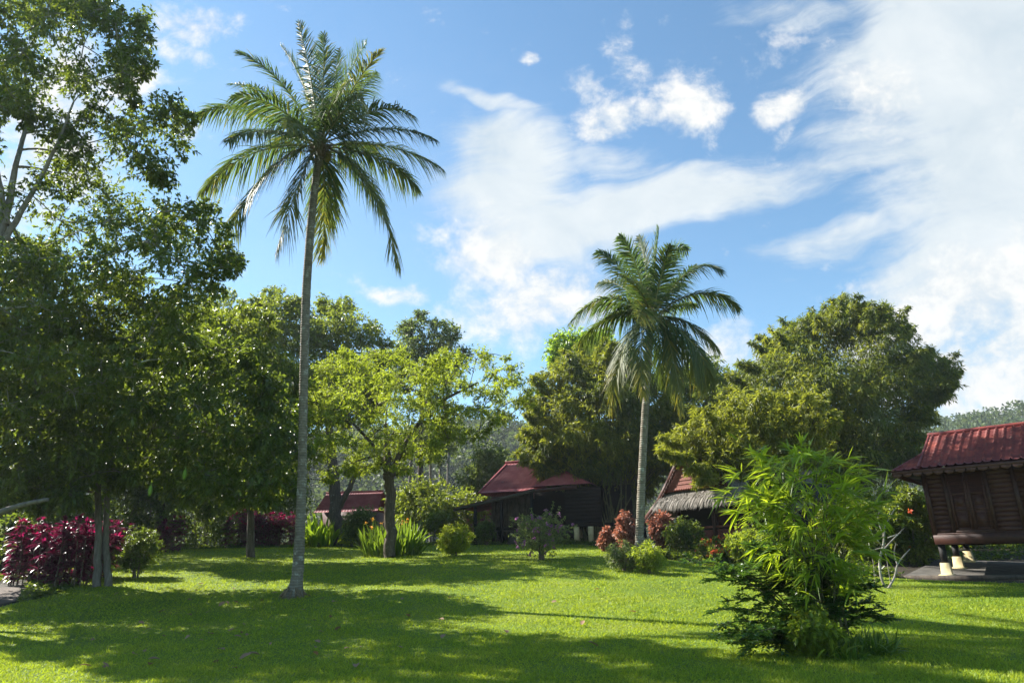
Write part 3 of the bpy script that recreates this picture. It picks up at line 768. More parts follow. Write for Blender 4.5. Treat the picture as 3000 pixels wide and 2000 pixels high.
E0 = [(1555, 1200), (1575, 1110), (1640, 1060), (1740, 1020), (1830, 1040), (1930, 1110), (1990, 1200), (1985, 1310), (1930, 1390), (1870, 1470), (1760, 1450), (1690, 1440), (1590, 1390), (1545, 1330)]
bamboo('bamboo_grove', 'dense rounded bamboo grove with bare culms behind the shorter palm', gcol(1790, 43.5), 150, 1.5, ragged(E0, 44.5, 3.2, 190, 32, 58, R1, .45) + plumes(E0, 44.5, 3, 75, R1, (5, 42)), R1, [M['leaf_bamboo'], M['leaf_bamboo_dark']], leaf=(.32, .07), twigs=62)
G0 = [(2140, 1180), (2200, 1060), (2320, 960), (2470, 900), (2550, 930), (2630, 910), (2690, 1030), (2790, 1070), (2770, 1150), (2700, 1210), (2705, 1340), (2640, 1400), (2450, 1420), (2200, 1420), (2100, 1300)]
bamboo('bamboo_grove', 'huge dark bamboo clump rising behind the thatched house and the young bamboo', gcol(2480, 41), 60, 2.0, ragged(G0, 42, 5, 200, 36, 66, R1, .45) + plumes(G0, 42, 4.5, 120, R1, (5, 60)), R1, [M['leaf_bamboo_dark'], M['leaf_bamboo'], M['leaf_bamboo_dark']], leaf=(.32, .07), twigs=60)
G1 = [(1950, 1300), (2020, 1240), (2120, 1180), (2260, 1150), (2400, 1170), (2440, 1240), (2420, 1330), (2300, 1370), (2180, 1400), (2120, 1440), (2060, 1400), (2030, 1330), (1960, 1330)]
bamboo('bamboo_grove', 'yellow-green bamboo sprays hanging over the thatched roof', gcol(2290, 35), 34, 1.0, ragged(G1, 32.5, 2.0, 105, 26, 48, R1, .45) + plumes(G1, 32.5, 2, 55, R1, (5, 42)), R1, [M['leaf_bamboo']], leaf=(.27, .055), twigs=50)

# ------------------------------------------------------------------ coconut palms
def frond(root, P0, P1, P2, rng, age=0., llen=.85, hang=.35, nl=104, w=.05, rachis=.028):
    mb = MB()
    n = 26
    pts = bez(P0, P1, P2, n); tan = nrmz(np.gradient(pts, axis=0))
    mb.tube(pts, np.linspace(rachis, .005, n), 5, mi=1)
    t = np.linspace(.10, .99, nl); idx = t * (n - 1); i0 = np.minimum(idx.astype(int), n - 2); f = (idx - i0)[:, None]
    c = pts[i0] * (1 - f) + pts[i0 + 1] * f; tg = nrmz(tan[i0] * (1 - f) + tan[i0 + 1] * f)
    hz = nrmz(np.array([P2[0] - P0[0], P2[1] - P0[1], 0]) + rng.normal(size=3) * .2); side = nrmz(np.cross(tg, np.array([0, 0, 1.0]) - hz * .35)); up_ = np.cross(side, tg)
    tw_ = (rng.uniform(.55, 1.1) if hang < .55 else rng.uniform(.1, .5)) * (1 if rng.uniform() < .5 else -1) * np.linspace(.6, 1.1, nl)[:, None]
    side, up_ = side * np.cos(tw_) + up_ * np.sin(tw_), up_ * np.cos(tw_) - side * np.sin(tw_)
    L_ = llen * np.sin(np.pi * np.clip(t * .80 + .17, 0, 1)) ** .7
    for sg in (-1, 1):
        ang = (1.15 if hang < .55 else 1.0) - .6 * t + rng.normal(size=nl) * .09
        d = side * sg * np.sin(ang)[:, None] + tg * np.cos(ang)[:, None] + up_ * .22 + rng.normal(size=(nl, 3)) * .12
        tint = np.clip(age * (t - .35) * 1.7 + (rng.uniform(0, 1, nl) < .06 * (1 + 4 * age)) * .5 + rng.normal(size=nl) * .05 * age, 0, 1)
        mb.straps(c, d, up_ + rng.normal(size=(nl, 3)) * .25, L_ * rng.uniform(.72, 1.15, nl), w * rng.uniform(.8, 1.2, nl), curl=hang * rng.uniform(.6, 1.5, nl), seg=4, prof=np.array([.55, 1, .9, .6, .05]), tint=tint, fold=.35)
    return mb.build('frond', [M['leaf_palm'], M['palm_rachis']], root)


def palm(label, trunk_px, Yd, centre, fronds, rng, llen, rach, lenm, nuts=True, w=.05):
    """trunk_px: (x, y, width) down the stem; fronds: (bend x, bend y, tip x, tip y, depth sign, age, hang)"""
    base = ground(trunk_px[0][0], trunk_px[0][1]); Yd = base[1]
    root = thing('coconut_palm', label, 'palm tree', base)
    P = []; R = []
    for (x, y, wd) in trunk_px:
        p = at(x, y, Yd); P.append(p); R.append(wd * .5 * np.dot(p - CAM, FWD) / F)
    P[0] = base - [0, 0, .08]
    P = np.array(P); R = np.array(R); z = P[:, 2]; zz = np.concatenate([np.linspace(z[0], z[0] + 1.2, 12), np.linspace(z[0] + 1.3, z[-1], 90)])
    PP = np.stack([np.interp(zz, z, P[:, 0]), np.interp(zz, z, P[:, 1]), zz], -1); RR = np.interp(zz, z, R)
    for _ in range(12): PP[1:-1, :2] = (PP[:-2, :2] + PP[1:-1, :2] * 2 + PP[2:, :2]) / 4
    RR = RR * (1 + .035 * np.sin(zz * 21)) * (1 + rng.normal(size=len(zz)) * .015)
    mb = MB(); mb.tube(PP, RR, 18); mb.build('trunk', M['bark_palm'], root, smooth=True)
    mr = MB()
    for i in range(46):
        a = rng.uniform(0, 2 * np.pi); r_ = R[0] * rng.uniform(.75, 1.25)
        q0 = base + [R[0] * .75 * math.cos(a), R[0] * .75 * math.sin(a), rng.uniform(.08, .3)]; q1 = base + [r_ * 1.35 * math.cos(a), r_ * 1.35 * math.sin(a), -.03]
        q1[2] = H(q1[0], q1[1]) - .02
        mr.tube(bez(q0, (q0 + q1) / 2 + [0, 0, .04], q1, 4), np.linspace(.028, .012, 4), 5)
    mr.build('roots', M['fibre'], root, smooth=True)
    C = at(centre[0], centre[1], Yd)
    top = PP[-1]
    mf = MB()
    mf.tube([top - [0, 0, .1], top + [0, 0, .25], C + [0, 0, .2], C + [0, 0, .8]], [RR[-1] * 1.05, RR[-1] * 1.5, RR[-1] * 1.25, .03], 10)
    a = rng.uniform(0, 2 * np.pi, 150); q = top + np.stack([np.cos(a) * RR[-1] * 1.3, np.sin(a) * RR[-1] * 1.3, rng.uniform(-.05, .75, 150)], -1)
    mf.straps(q, np.stack([np.cos(a), np.sin(a), rng.uniform(-.2, .9, 150)], -1), rng.normal(size=(150, 3)), rng.uniform(.25, .7, 150), .035, curl=.6)
    mf.build('leaf_bases', M['fibre'], root)
    sc_ = np.dot(C - CAM, FWD) / F
    for (bx, by, tx, ty, sg, age, hang) in fronds:
        age *= .45
        d2 = math.hypot(tx - centre[0], ty - centre[1]) * sc_
        off = math.sqrt(max(.0, lenm ** 2 - d2 ** 2)) * .85 * sg
        a = rng.uniform(0, 2 * np.pi)
        P0 = C + nrmz(np.array([tx - centre[0], 0, -(ty - centre[1]) * .4]) + 1e-3) * .1 + [0, np.sign(off) * .1, 0]
        frond(root, P0, at(bx, by, Yd + off * .45), at(tx, ty, Yd + off), rng, age, llen * rng.uniform(.9, 1.1), hang, rachis=rach, w=w)
    if nuts:
        for i in range(7):
            a = rng.uniform(0, 2 * np.pi); q = top + [math.cos(a) * .32, math.sin(a) * .32, rng.uniform(-.12, .12)]
            mn = MB(); t = np.linspace(-1, 1, 9); mn.tube(q + np.stack([0 * t, 0 * t, t * .13], -1), .11 * np.sqrt(np.clip(1 - t ** 2, .01, 1)), 9); mn.build('coconut', M['coconut'], root, smooth=True)
    return root


def c3(x, y): return (550 + x / 1.96, 50 + y / 1.96)


fl = []
for (bx, by, tx, ty, sg, age, hang) in [
    (330, 430, 35, 570, .5, .1, .75), (430, 590, 230, 715, -1, .25, .6), (330, 690, 80, 1015, .4, .3, .95), (470, 760, 205, 1290, -.6, .5, .95), (640, 900, 500, 1370, -.8, .95, .7), (800, 960, 770, 1395, 1, .8, .7),
    (830, 900, 825, 1210, 1, .3, .7), (1060, 820, 1225, 1455, -.6, .7, .9), (1000, 800, 1140, 1160, 1, .25, .8), (1140, 760, 1320, 990, .7, .15, .8), (1180, 680, 1460, 875, .3, .1, .8), (1180, 570, 1425, 708, -.4, .1, .75), (1120, 430, 1300, 575, -.9, .05, .55),
    (980, 330, 1110, 195, -.7, .75, .35), (900, 330, 1030, 140, .6, 0, .2), (840, 420, 870, 180, 1, 0, .12), (780, 400, 780, 95, .3, 0, .10), (720, 330, 632, 28, -.25, .05, .10), (690, 350, 530, 160, .8, 0, .2), (560, 300, 285, 205, -.6, 0, .3), (520, 380, 240, 385, .8, 0, .4),
    (480, 420, 245, 465, -.9, .05, .5), (980, 420, 1090, 320, .9, 0, .4), (640, 560, 560, 640, -1, .5, .5), (930, 450, 1010, 480, -1, .3, .5), (820, 440, 930, 370, -1, .25, .4), (1010, 700, 1060, 760, 1, .2, .7), (560, 640, 480, 760, 1, .2, .7)]:
    b = c3(bx, by); t = c3(tx, ty); fl.append((b[0], b[1], t[0], t[1], sg, age, hang))
RP = np.random.default_rng(5)
palm('tall coconut palm with slender grey ringed trunk, the largest on the lawn', [(860, 1748, 60), (866, 1722, 44), (872, 1690, 34), (879, 1560, 29), (885, 1400, 26), (890, 1100, 25), (897, 850, 25), (911, 650, 23), (928, 500, 21), (936, 455, 24)], 0, (938, 425), fl, RP, 1.08, .035, 5.6, w=.044)


def c6(x, y): return (1550 + x / 1.4257, 600 + y / 1.4257)


fl = []
for (bx, by, tx, ty, sg, age, hang) in [
    (320, 300, 165, 500, -.4, .15, .85), (400, 300, 290, 325, .8, 0, .5), (400, 230, 285, 198, .3, 0, .45), (360, 410, 205, 580, .5, .3, .85), (400, 480, 330, 870, -.5, 1, .7), (450, 480, 475, 800, -1, 1, .6), (590, 480, 640, 870, -.4, .9, .8), (640, 490, 732, 785, .6, .9, .8),
    (660, 440, 790, 610, .3, .2, .85), (690, 510, 780, 775, -.6, .7, .9), (720, 290, 875, 432, .2, .05, .75), (680, 190, 800, 275, -.4, .05, .6), (570, 130, 665, 190, .5, 0, .4), (525, 250, 543, 92, .2, 0, .1), (495, 260, 460, 130, .6, 0, .12), (450, 210, 378, 128, -.5, 0, .3),
    (480, 330, 350, 280, -.9, .45, .5), (600, 300, 640, 330, .9, 0, .5), (560, 240, 590, 170, -.8, .1, .3), (470, 390, 455, 490, -1, .6, .4), (560, 560, 560, 760, 1, .3, .8), (420, 420, 330, 460, 1, .1, .7), (620, 400, 700, 420, 1, .1, .7), (590, 330, 700, 250, .9, 0, .5), (430, 400, 240, 420, .2, .2, .8)]:
    b = c6(bx, by); t = c6(tx, ty); fl.append((b[0], b[1], t[0], t[1], sg, age, hang))
palm('shorter coconut palm with drooping yellow-tipped fronds in front of the bamboo', [(1868, 1668, 34), (1870, 1640, 26), (1874, 1560, 25), (1880, 1400, 23), (1890, 1200, 21), (1898, 1100, 19), (1904, 980, 17), (1907, 955, 18)], 0, (1908, 930), fl, RP, 1.0, .035, 5.0, w=.048, nuts=False)

# ------------------------------------------------------------------ shrubs
def shrub(name, label, base, h, wdt, rng, mt, leaf, nclump=26, twigs=26, per=6, group=None, lean=(0, 0), shape='round', bark=None, stem_r=.03, flowers=None, cat='shrub', flat=.85, bottom=.18, droop=.25, mode='alt', curl=.3):
    base = np.asarray(base, float)
    root = thing(name, label, cat, base, group)
    cl = []
    for i in range(nclump):
        o = nrmz(rng.normal(size=3)); rr = rng.uniform(.35, 1) ** .5
        zc = (o[2] * rr + 1) / 2
        sq = 1.0 if shape == 'round' else (.55 + .45 * (1 - abs(2 * zc - 1)))
        P = base + [o[0] * rr * wdt * .40 * sq + lean[0] * zc, o[1] * rr * wdt * .40 * sq + lean[1] * zc, h * (bottom + (1 - bottom - .10) * zc)]
        cl.append((P, min(h, wdt) * rng.uniform(.14, .22)))
    mb = MB()
    for i in range(5):
        a = rng.uniform(0, 6.28); P = cl[rng.integers(len(cl))][0]
        q = base + [math.cos(a) * wdt * .05, math.sin(a) * wdt * .05, -.05]
        mb.tube(bez(q, np.array([q[0], q[1], (q[2] + P[2]) / 2]), P, 6), np.linspace(stem_r, stem_r * .4, 6), 5)
    limbs(mb, [[base + [0, 0, h * .1], stem_r], [base + [0, 0, h * .3], stem_r]], cl, rng, rmin=stem_r * .3, sides=4)
    mb.build('stem', bark or M['twig'], root, smooth=True)
    mc = MB(); foliage(mc, cl, rng, twigs, per, leaf, flat=flat, droop=droop, mode=mode, curl=curl); mc.build('foliage', mt, root)
    if flowers:
        fmt, fn, fs = flowers
        for i in range(fn):
            mf = MB()
            P, R_ = cl[rng.integers(len(cl))]
            o = nrmz(rng.normal(size=3) + [0, -.5, .5]); q = P + o * R_ * 1.1
            dd = nrmz(rng.normal(size=(7, 3)) + o * .6); mf.leaves(np.repeat(q[None], 7, 0) + rng.normal(size=(7, 3)) * fs * .12, dd, rng.normal(size=(7, 3)), fs, fs * .7)
            mf.build('flower', fmt, root)
    return root


def px2m(px, Yd): return px * Yd * .97 / F


R2 = np.random.default_rng(33)
# cordyline shrubs
def cordyline(label, base, h, wdt, nst, rng, group, pink=.45):
    root = thing('cordyline_shrub', label, 'shrub', base, group)
    ms = MB(); mr = MB(); mp = MB()
    for i in range(nst):
        a = rng.uniform(0, 6.28); r = wdt * .5 * math.sqrt(rng.uniform(0, 1))
        q = base + [r * math.cos(a), r * math.sin(a) * .6, -.05]; q[2] = H(q[0], q[1]) - .05
        hh = h * rng.uniform(.45, .92); e = q + [rng.normal() * .12, rng.normal() * .12, hh]
        ms.tube(bez(q, (q + e) / 2 + rng.normal(size=3) * .05, e, 6), np.linspace(.02, .014, 6), 5)
        for (f, n, L_, tgt) in [(.18, 6, .36, mr), (.36, 8, .40, mr), (.55, 9, .42, mr), (.78, 12, .46, mr), (.93, 11, .44, mr), (1.0, 8, .36, mp if rng.uniform() < pink else mr)]:
            p = q + (e - q) * f; az = rng.uniform(0, 6.28, n); elv = rng.uniform(.0, .6, n) if f < .95 else rng.uniform(.6, 1.3, n)
            d = np.stack([np.cos(az) * np.cos(elv), np.sin(az) * np.cos(elv), np.sin(elv)], -1)
            tgt.straps(np.repeat(p[None], n, 0), d, rng.normal(size=(n, 3)) * .2 + [0, 0, 1], L_ * rng.uniform(.7, 1.2, n), .085, curl=rng.uniform(.2, .7, n), seg=4, fold=.3)
    ms.build('stem', M['twig'], root, smooth=True); mr.build('foliage', M['leaf_red'], root)
    if mp.n: mp.build('new_leaves', M['leaf_pink'], root)
    return root


GC = 'dark red cordyline shrubs along the left hedge'
cordyline('wide dark red shrub with pink tips nearest the left edge', gcol(92, 26.5), 2.5, 1.7, 26, R2, GC, .5)
cordyline('dark red and magenta shrub in the middle of the left row, with bare stems below', gcol(172, 25.8), 2.55, 1.9, 30, R2, GC, .35)
cordyline('purple-red shrub right behind the twin pale trunks', gcol(265, 28), 2.5, 1.9, 30, R2, GC, .45)
cordyline('small dark red shrub between the twin trunks and the round dark bush', gcol(345, 35), 2.1, 1.2, 12, R2, GC, .3)
GC2 = 'red cordyline shrubs at the far lawn edge left of the palm'
cordyline('bright crimson shrub at the left end of the far red row', gcol(715, 47.3), 2.7, 2.6, 30, R2, GC2, .8)
cordyline('magenta shrub in the middle of the far red row', gcol(770, 47.6), 2.6, 2.2, 26, R2, GC2, .6)
cordyline('maroon shrub at the right end of the far red row by the palm trunk', gcol(830, 48), 2.5, 2.4, 26, R2, GC2, .3)
cordyline('small dull red shrub beside the round dark bush', gcol(500, 42), 2.2, 1.6, 14, R2, GC2, .15)
cordyline('crimson plant seen through the veranda posts of the middle house', gcol(1400, 54), 3.2, 3.0, 26, R2, GC2, .8)

g_ = gcol(397, 28.0)
shrub('round_bush', 'dark round bush on a short stem in the shade of the left trees', g_, px2m(142, g_[1]), px2m(128, g_[1]), R2, M['leaf_dark'], (.10, .05), 40, 26, 7, stem_r=.04)
# undergrowth behind the left trees
for i, (x, Yd, hp_, wp_, lab) in enumerate([(-40, 30, 190, 260, 'dark undergrowth bush at the far left behind the red shrubs'), (200, 36, 250, 260, 'tall dark bush behind the magenta shrub at the left'), (420, 46, 240, 240, 'dark bush behind the round bush in the left shade'), (560, 49, 220, 220, 'dark bush at the lawn edge left of the far crimson row'), (640, 51, 260, 200, 'tall shady bush behind the bright crimson shrub'), (800, 53, 230, 220, 'shady bush behind the maroon shrub and the palm trunk'), (330, 44, 260, 200, 'dark thicket bush behind the twin pale trunks'), (60, 42, 300, 300, 'tall dark thicket bush behind the left red row')]):
    g_ = gcol(x, Yd)
    shrub('thicket_bush', lab, g_, px2m(hp_, Yd), px2m(wp_, Yd), R2, M['leaf_dark'], (.22, .10), 36, 34, 6, group='dark bushes under the left trees', bottom=.05)
# canna and lilies round the flame tree
def strap_clump(name, label, base, wdt, h, n, rng, mt, w=.09, flowers=None, cat='plant', lean=.35, group=None, curl=(.1, .5), dep=.6):
    root = thing(name, label, cat, base, group)
    mc = MB(); a = rng.uniform(0, 6.28, n); r = np.sqrt(rng.uniform(0, 1, n)) * wdt * .5
    c = base + np.stack([r * np.cos(a), r * np.sin(a) * dep, np.zeros(n)], -1); c[:, 2] = H(c[:, 0], c[:, 1]) - .03
    az = a + rng.normal(size=n) * .8; lv = np.abs(rng.normal(size=n)) * lean
    d = np.stack([np.cos(az) * lv, np.sin(az) * lv, np.ones(n)], -1)
    mc.straps(c, d, np.stack([np.cos(az), np.sin(az), np.zeros(n)], -1) + rng.normal(size=(n, 3)) * .5, h * rng.uniform(.5, 1.1, n), w * rng.uniform(.7, 1.2, n), curl=rng.uniform(*curl, n), seg=5, fold=.3)
    mc.build('foliage', mt, root)
    if flowers:
        i = rng.integers(0, n, flowers[1]); q = c[i] + nrmz(d[i]) * h * rng.uniform(.75, 1.0, (flowers[1], 1))
        for p in q:
            mf = MB(); mf.leaves(np.repeat(p[None], 6, 0), rng.normal(size=(6, 3)) + [0, 0, .8], rng.normal(size=(6, 3)), flowers[2], flowers[2] * .5)
            mf.build('flower', flowers[0], root)
    return root


g_ = ground(1143, 1628)
M['leaf_lily'] = leaf_mat('leaf_lily', [(.03, .07, .012), (.05, .11, .016), (.09, .16, .022)], (.30, .44, .03), .36, .35, .5)
strap_clump('lily_bed', 'ring of tall strappy lilies with orange flowers round the feathery tree trunk', g_ + [0, .6, 0], px2m(165, g_[1]), px2m(120, g_[1]), 420, R2, M['leaf_lily'], .10, (M['petal_yellow'], 12, .13), dep=.8)
g_ = gcol(940, 47)
strap_clump('canna_clump', 'bright green leafy canna clump right of the tall palm trunk at the lawn edge', g_, 2.2, 2.6, 130, R2, M['leaf_fresh'], .22, lean=.3)
shrub('leafy_shrub', 'tall mixed green shrub left of the lilies', gcol(1055, 44.5), 2.6, 2.6, R2, M['leaf_olive'], (.2, .08), 30, 26, 6)
shrub('golden_bush', 'low golden shrub at the left foot of the lilies', ground(1030, 1597), 1.1, 1.8, R2, M['leaf_yellow'], (.14, .06), 20, 24, 6)
g_ = ground(1333, 1628)
shrub('golden_bush', 'bright yellow-green bush alone on the lawn left of the middle house', g_, px2m(92, g_[1]), px2m(104, g_[1]), R2, M['leaf_yellow'], (.11, .05), 40, 30, 7, bottom=.12)
shrub('plumeria_bush', 'open light green shrub behind the yellow-green bush', gcol(1265, 46.5), 2.3, 2.6, R2, M['leaf_mid'], (.32, .11), 16, 14, 6, bottom=.4, bark=M['bark_pale'])
shrub('small_bush', 'small deep green bush under the veranda of the middle house', gcol(1425, 42.6), 1.5, 1.6, R2, M['leaf_dark'], (.13, .06), 22, 26, 6)
shrub('leafy_shrub', 'dark shrub behind the plumeria beside the middle house', gcol(1330, 51), 4.4, 5.0, R2, M['leaf_mid'], (.28, .12), 34, 30, 6)
shrub('leafy_shrub', 'pale green tree-like shrub left of the red roof of the middle house', gcol(1440, 58), 8.8, 5.5, R2, M['leaf_olive'], (.34, .14), 44, 32, 6)
shrub('leafy_shrub', 'tall dark shrub in the wooded gap behind the lily bed', gcol(1235, 54), 5.0, 5.5, R2, M['leaf_mid'], (.3, .13), 38, 30, 6)
# bougainvillea
g_ = ground(1590, 1640)
bo = shrub('bougainvillea', 'straggly grey-green bougainvillea with purple flowers in front of the middle house', g_, px2m(140, g_[1]), px2m(180, g_[1]), R2, M['leaf_sage'], (.10, .05), 40, 20, 7, flowers=(M['petal_purple'], 60, .12), stem_r=.05)
ms = MB()
for (x, y) in [(1555, 1490), (1600, 1495), (1622, 1470), (1640, 1485), (1545, 1510), (1655, 1515), (1520, 1535), (1690, 1540)]:
    e = at(x, y, g_[1] + R2.normal() * .3); s0 = at(1590 + (x - 1590) * .4, 1570, g_[1])
    pts = bez(s0, (s0 + e) / 2 + [0, 0, .1], e, 10)
    mb = MB(); mb.tube(pts, np.linspace(.015, .006, 10), 4); c = np.repeat(pts[3:], 7, 0); mb.leaves(c, R2.normal(size=c.shape) + [0, 0, .4], R2.normal(size=c.shape) + [0, 0, 1], .10, .05); mb.build('shoot', M['leaf_sage'], bo)
# copperleaf etc
def cop(label, px, Yd, top, wpx):
    g_ = gcol(px, Yd); py = proj(g_)[1]
    return shrub('copperleaf_shrub', label, g_, px2m(py - top, Yd), px2m(wpx, Yd), R2, M['leaf_copper'], (.17, .095), 26, 22, 6, group='coppery red shrubs beside the shorter palm', bottom=.06)


cop('coppery red shrub left of the shorter palm trunk', 1838, 33.5, 1492, 78)
cop('low coppery shrub under the bamboo culms, leftmost of the coppery ones', 1785, 35.5, 1548, 60)
cop('coppery red shrub right of the shorter palm trunk', 1945, 33.0, 1500, 82)
g_ = ground(1828, 1672); shrub('leafy_shrub', 'light green shrub at the left foot of the shorter palm', g_ + [0, .1, 0], px2m(88, g_[1]), px2m(110, g_[1]), R2, M['leaf_sage'], (.12, .035), 24, 22, 7, bottom=.05)
g_ = ground(1905, 1680); shrub('leafy_shrub', 'fine-leaved green shrub at the right foot of the shorter palm', g_ + [0, .1, 0], px2m(92, g_[1]), px2m(96, g_[1]), R2, M['leaf_light'], (.14, .028), 24, 24, 7, bottom=.05)
g_ = gcol(2010, 31.5); shrub('leafy_shrub', 'dark brownish-green shrub between the copper shrub and the orange flowers', g_, px2m(115, 31.5), px2m(125, 31.5), R2, M['leaf_dark'], (.13, .07), 36, 28, 6, bottom=.05)
g_ = gcol(2105, 29); shrub('ixora_bush', 'low bush covered with orange-red flower heads beneath the thatched veranda', g_, px2m(72, 29), px2m(125, 29), R2, M['leaf_mid'], (.11, .05), 30, 26, 6, flowers=(M['petal_orange'], 90, .085), bottom=.05)
for x, Yd, hp_, wp_, lab in [(2195, 27.5, 120, 130, 'bright green bush between the orange flowers and the young bamboo'), (2270, 26.8, 110, 120, 'green bush right behind the young bamboo culms')]:
    shrub('leafy_shrub', lab, gcol(x, Yd), px2m(hp_, Yd), px2m(wp_, Yd), R2, M['leaf_light'], (.13, .06), 34, 28, 6, bottom=.05)
# hedge with red flowers by the right house
for x, Yd, top, wp_, lab, mt in [(2560, 28, 1440, 150, 'green hedge bush behind the frangipani', 'leaf_mid'), (2680, 27, 1420, 150, 'tall hedge bush with a few red flowers beside the right-hand house', 'leaf_mid'), (2740, 30.5, 1440, 120, 'hedge bush close to the corner of the right-hand house', 'leaf_light'), (2620, 32, 1410, 170, 'light green hedge bush behind the flowering hedge', 'leaf_light'), (2470, 29, 1450, 140, 'shady hedge bush behind the right side of the young bamboo', 'leaf_mid')]:
    g_ = gcol(x, Yd); h_ = px2m(proj(g_)[1] - top, Yd)
    shrub('hedge_bush', lab, g_, h_, px2m(wp_, Yd), R2, M[mt], (.15, .07), 44, 32, 7, bottom=.04, flowers=(M['petal_orange'], 9, .12) if 'red flowers' in lab else None, group='hedge bushes left of the right-hand house')
for x, Yd, lab in [(2830, 33, 'fern-like green bush seen under the raised right-hand house'), (2960, 32, 'green bush at the back right under the raised house')]:
    shrub('hedge_bush', lab, gcol(x, Yd), 1.6, 2.2, R2, M['leaf_light'], (.2, .08), 26, 24, 6, bottom=.05, group='hedge bushes left of the right-hand house')

# ------------------------------------------------------------------ frangipani
g_ = ground(2603, 1722); Yf = g_[1]
root = thing('frangipani', 'bare pale-branched frangipani with a few leaves on top, by the right-hand house', 'small tree', g_)
mb = MB()
def br(pts, r0, r1):
    P = np.array([at(x, y, Yf + dy) for x, y, dy in pts]); n = len(P)
    t = np.linspace(0, 1, n); tt = np.linspace(0, 1, n * 4); Q = np.stack([np.interp(tt, t, P[:, i]) for i in range(3)], -1)
    for _ in range(3): Q[1:-1] = (Q[:-2] + 2 * Q[1:-1] + Q[2:]) / 4
    mb.tube(Q, np.linspace(r0, r1, len(Q)), 7)
br([(2597, 1728, 0), (2580, 1690, 0), (2575, 1640, 0), (2588, 1600, 0), (2592, 1550, -.1), (2590, 1520, -.1)], .04, .02)
br([(2600, 1726, 0), (2622, 1690, .1), (2628, 1650, .1), (2665, 1608, .2)], .035, .016)
br([(2588, 1610, 0), (2620, 1575, .1), (2650, 1545, .2)], .025, .013); br([(2586, 1600, 0), (2560, 1570, -.2), (2548, 1545, -.2)], .022, .012)
br([(2628, 1650, .1), (2618, 1620, .2), (2625, 1590, .2)], .02, .012); br([(2580, 1605, 0), (2545, 1612, .1)], .016, .01); br([(2600, 1575, 0), (2640, 1560, -.1)], .018, .01)
br([(2564, 1725, .1), (2560, 1650, .1), (2545, 1590, .1)], .014, .009); br([(2612, 1724, .1), (2600, 1650, .0), (2585, 1560, 0)], .014, .009)
br([(2585, 1560, 0), (2570, 1520, .1), (2578, 1490, .1)], .018, .01); br([(2592, 1540, 0), (2612, 1505, .1), (2625, 1485, .1)], .018, .01)
mb.build('trunk', M['bark_pale'], root, smooth=True)
mc = MB()
for (x, y) in [(2578, 1485), (2625, 1480), (2650, 1540), (2592, 1515), (2640, 1510), (2548, 1540), (2555, 1495), (2600, 1470), (2665, 1520)]:
    n = 10; p = at(x, y, Yf + R2.normal() * .2); az = R2.uniform(0, 6.28, n)
    mc.straps(np.repeat(p[None], n, 0), np.stack([np.cos(az), np.sin(az), R2.uniform(.1, .8, n)], -1), np.tile([0, 0, 1.], (n, 1)) + R2.normal(size=(n, 3)) * .2, R2.uniform(.25, .45, n), .06, curl=.35, seg=4, fold=.2)
mc.build('foliage', M['leaf_mid'], root)

# ------------------------------------------------------------------ young bamboo in front
g_ = ground(2435, 1905); Yb_ = g_[1]
root = thing('young_bamboo', 'young bamboo clump with long bright leaves standing in front on the right', 'bamboo', g_)
R3 = np.random.default_rng(77)
BP = [(2165, 1345), (2240, 1310), (2330, 1300), (2420, 1330), (2480, 1370), (2535, 1400), (2580, 1440), (2570, 1530), (2530, 1640), (2480, 1740), (2380, 1760), (2290, 1660), (2190, 1560), (2150, 1470), (2200, 1410)]
tips = clumps(BP, Yb_, .75, 95, 28, 46, R3, .35, .5)
ms = MB(); ml = MB()
for i in range(30):
    a = R3.uniform(0, 6.28); r = .38 * math.sqrt(R3.uniform())
    q = g_ + [r * math.cos(a), r * math.sin(a), -.03]
    P = tips[R3.integers(len(tips))][0]
    mid = np.array([q[0] * .8 + P[0] * .2, q[1] * .8 + P[1] * .2, q[2] + (P[2] - q[2]) * .6])
    ms.tube(bez(q, mid, P, 10), np.linspace(.012, .005, 10), 6)
skel = [[g_ + [0, 0, .9 + .2 * i], .01] for i in range(6)]
for P, R_ in tips:
    ax = g_[:2]; o = P - np.array([ax[0], ax[1], P[2] - .05])
    q = np.array([ax[0] * .45 + P[0] * .55, ax[1] * .45 + P[1] * .55, P[2] - .25])
    ms.tube(bez(q, (q + P) / 2 + [0, 0, .06], P, 5), np.linspace(.006, .003, 5), 4)
    for k_ in range(5):
        s_ = P + R3.normal(size=3) * R_ * .75
        dm = nrmz(nrmz(o) + R3.normal(size=3) * .45)
        n = R3.integers(5, 9)
        d = nrmz(dm[None] * 1.1 + R3.normal(size=(n, 3)) * [.42, .42, .28] + [0, 0, .02])
        ml.straps(np.repeat(s_[None], n, 0) - dm * .02 * np.arange(n)[:, None], d, R3.normal(size=(n, 3)) * .4 + [0, 0, 1], R3.uniform(.22, .48, n), R3.uniform(.028, .048, n), curl=R3.uniform(.05, .35, n), seg=4, prof=np.array([.35, 1, .85, .5, .03]), fold=.2)
e = at(2120, 1283, Yb_); q = at(2215, 1360, Yb_)
ms.tube(bez(q, at(2195, 1300, Yb_), e, 8), np.linspace(.007, .003, 8), 4)
ml.straps([at(2165, 1290, Yb_), at(2195, 1300, Yb_), at(2205, 1320, Yb_)], [e - q, [0.1, 0, -.5], [.3, 0, -.4]], [[0, .3, 1]] * 3, [.3, .3, .25], .045, curl=.1)
for (x, y, x2, y2) in [(2510, 1420, 2525, 1330), (2540, 1400, 2600, 1350)]:
    ms.tube(bez(at(x, y, Yb_), at((x + x2) / 2, (y + y2) / 2 - 10, Yb_), at(x2, y2, Yb_), 6), np.linspace(.006, .002, 6), 4)
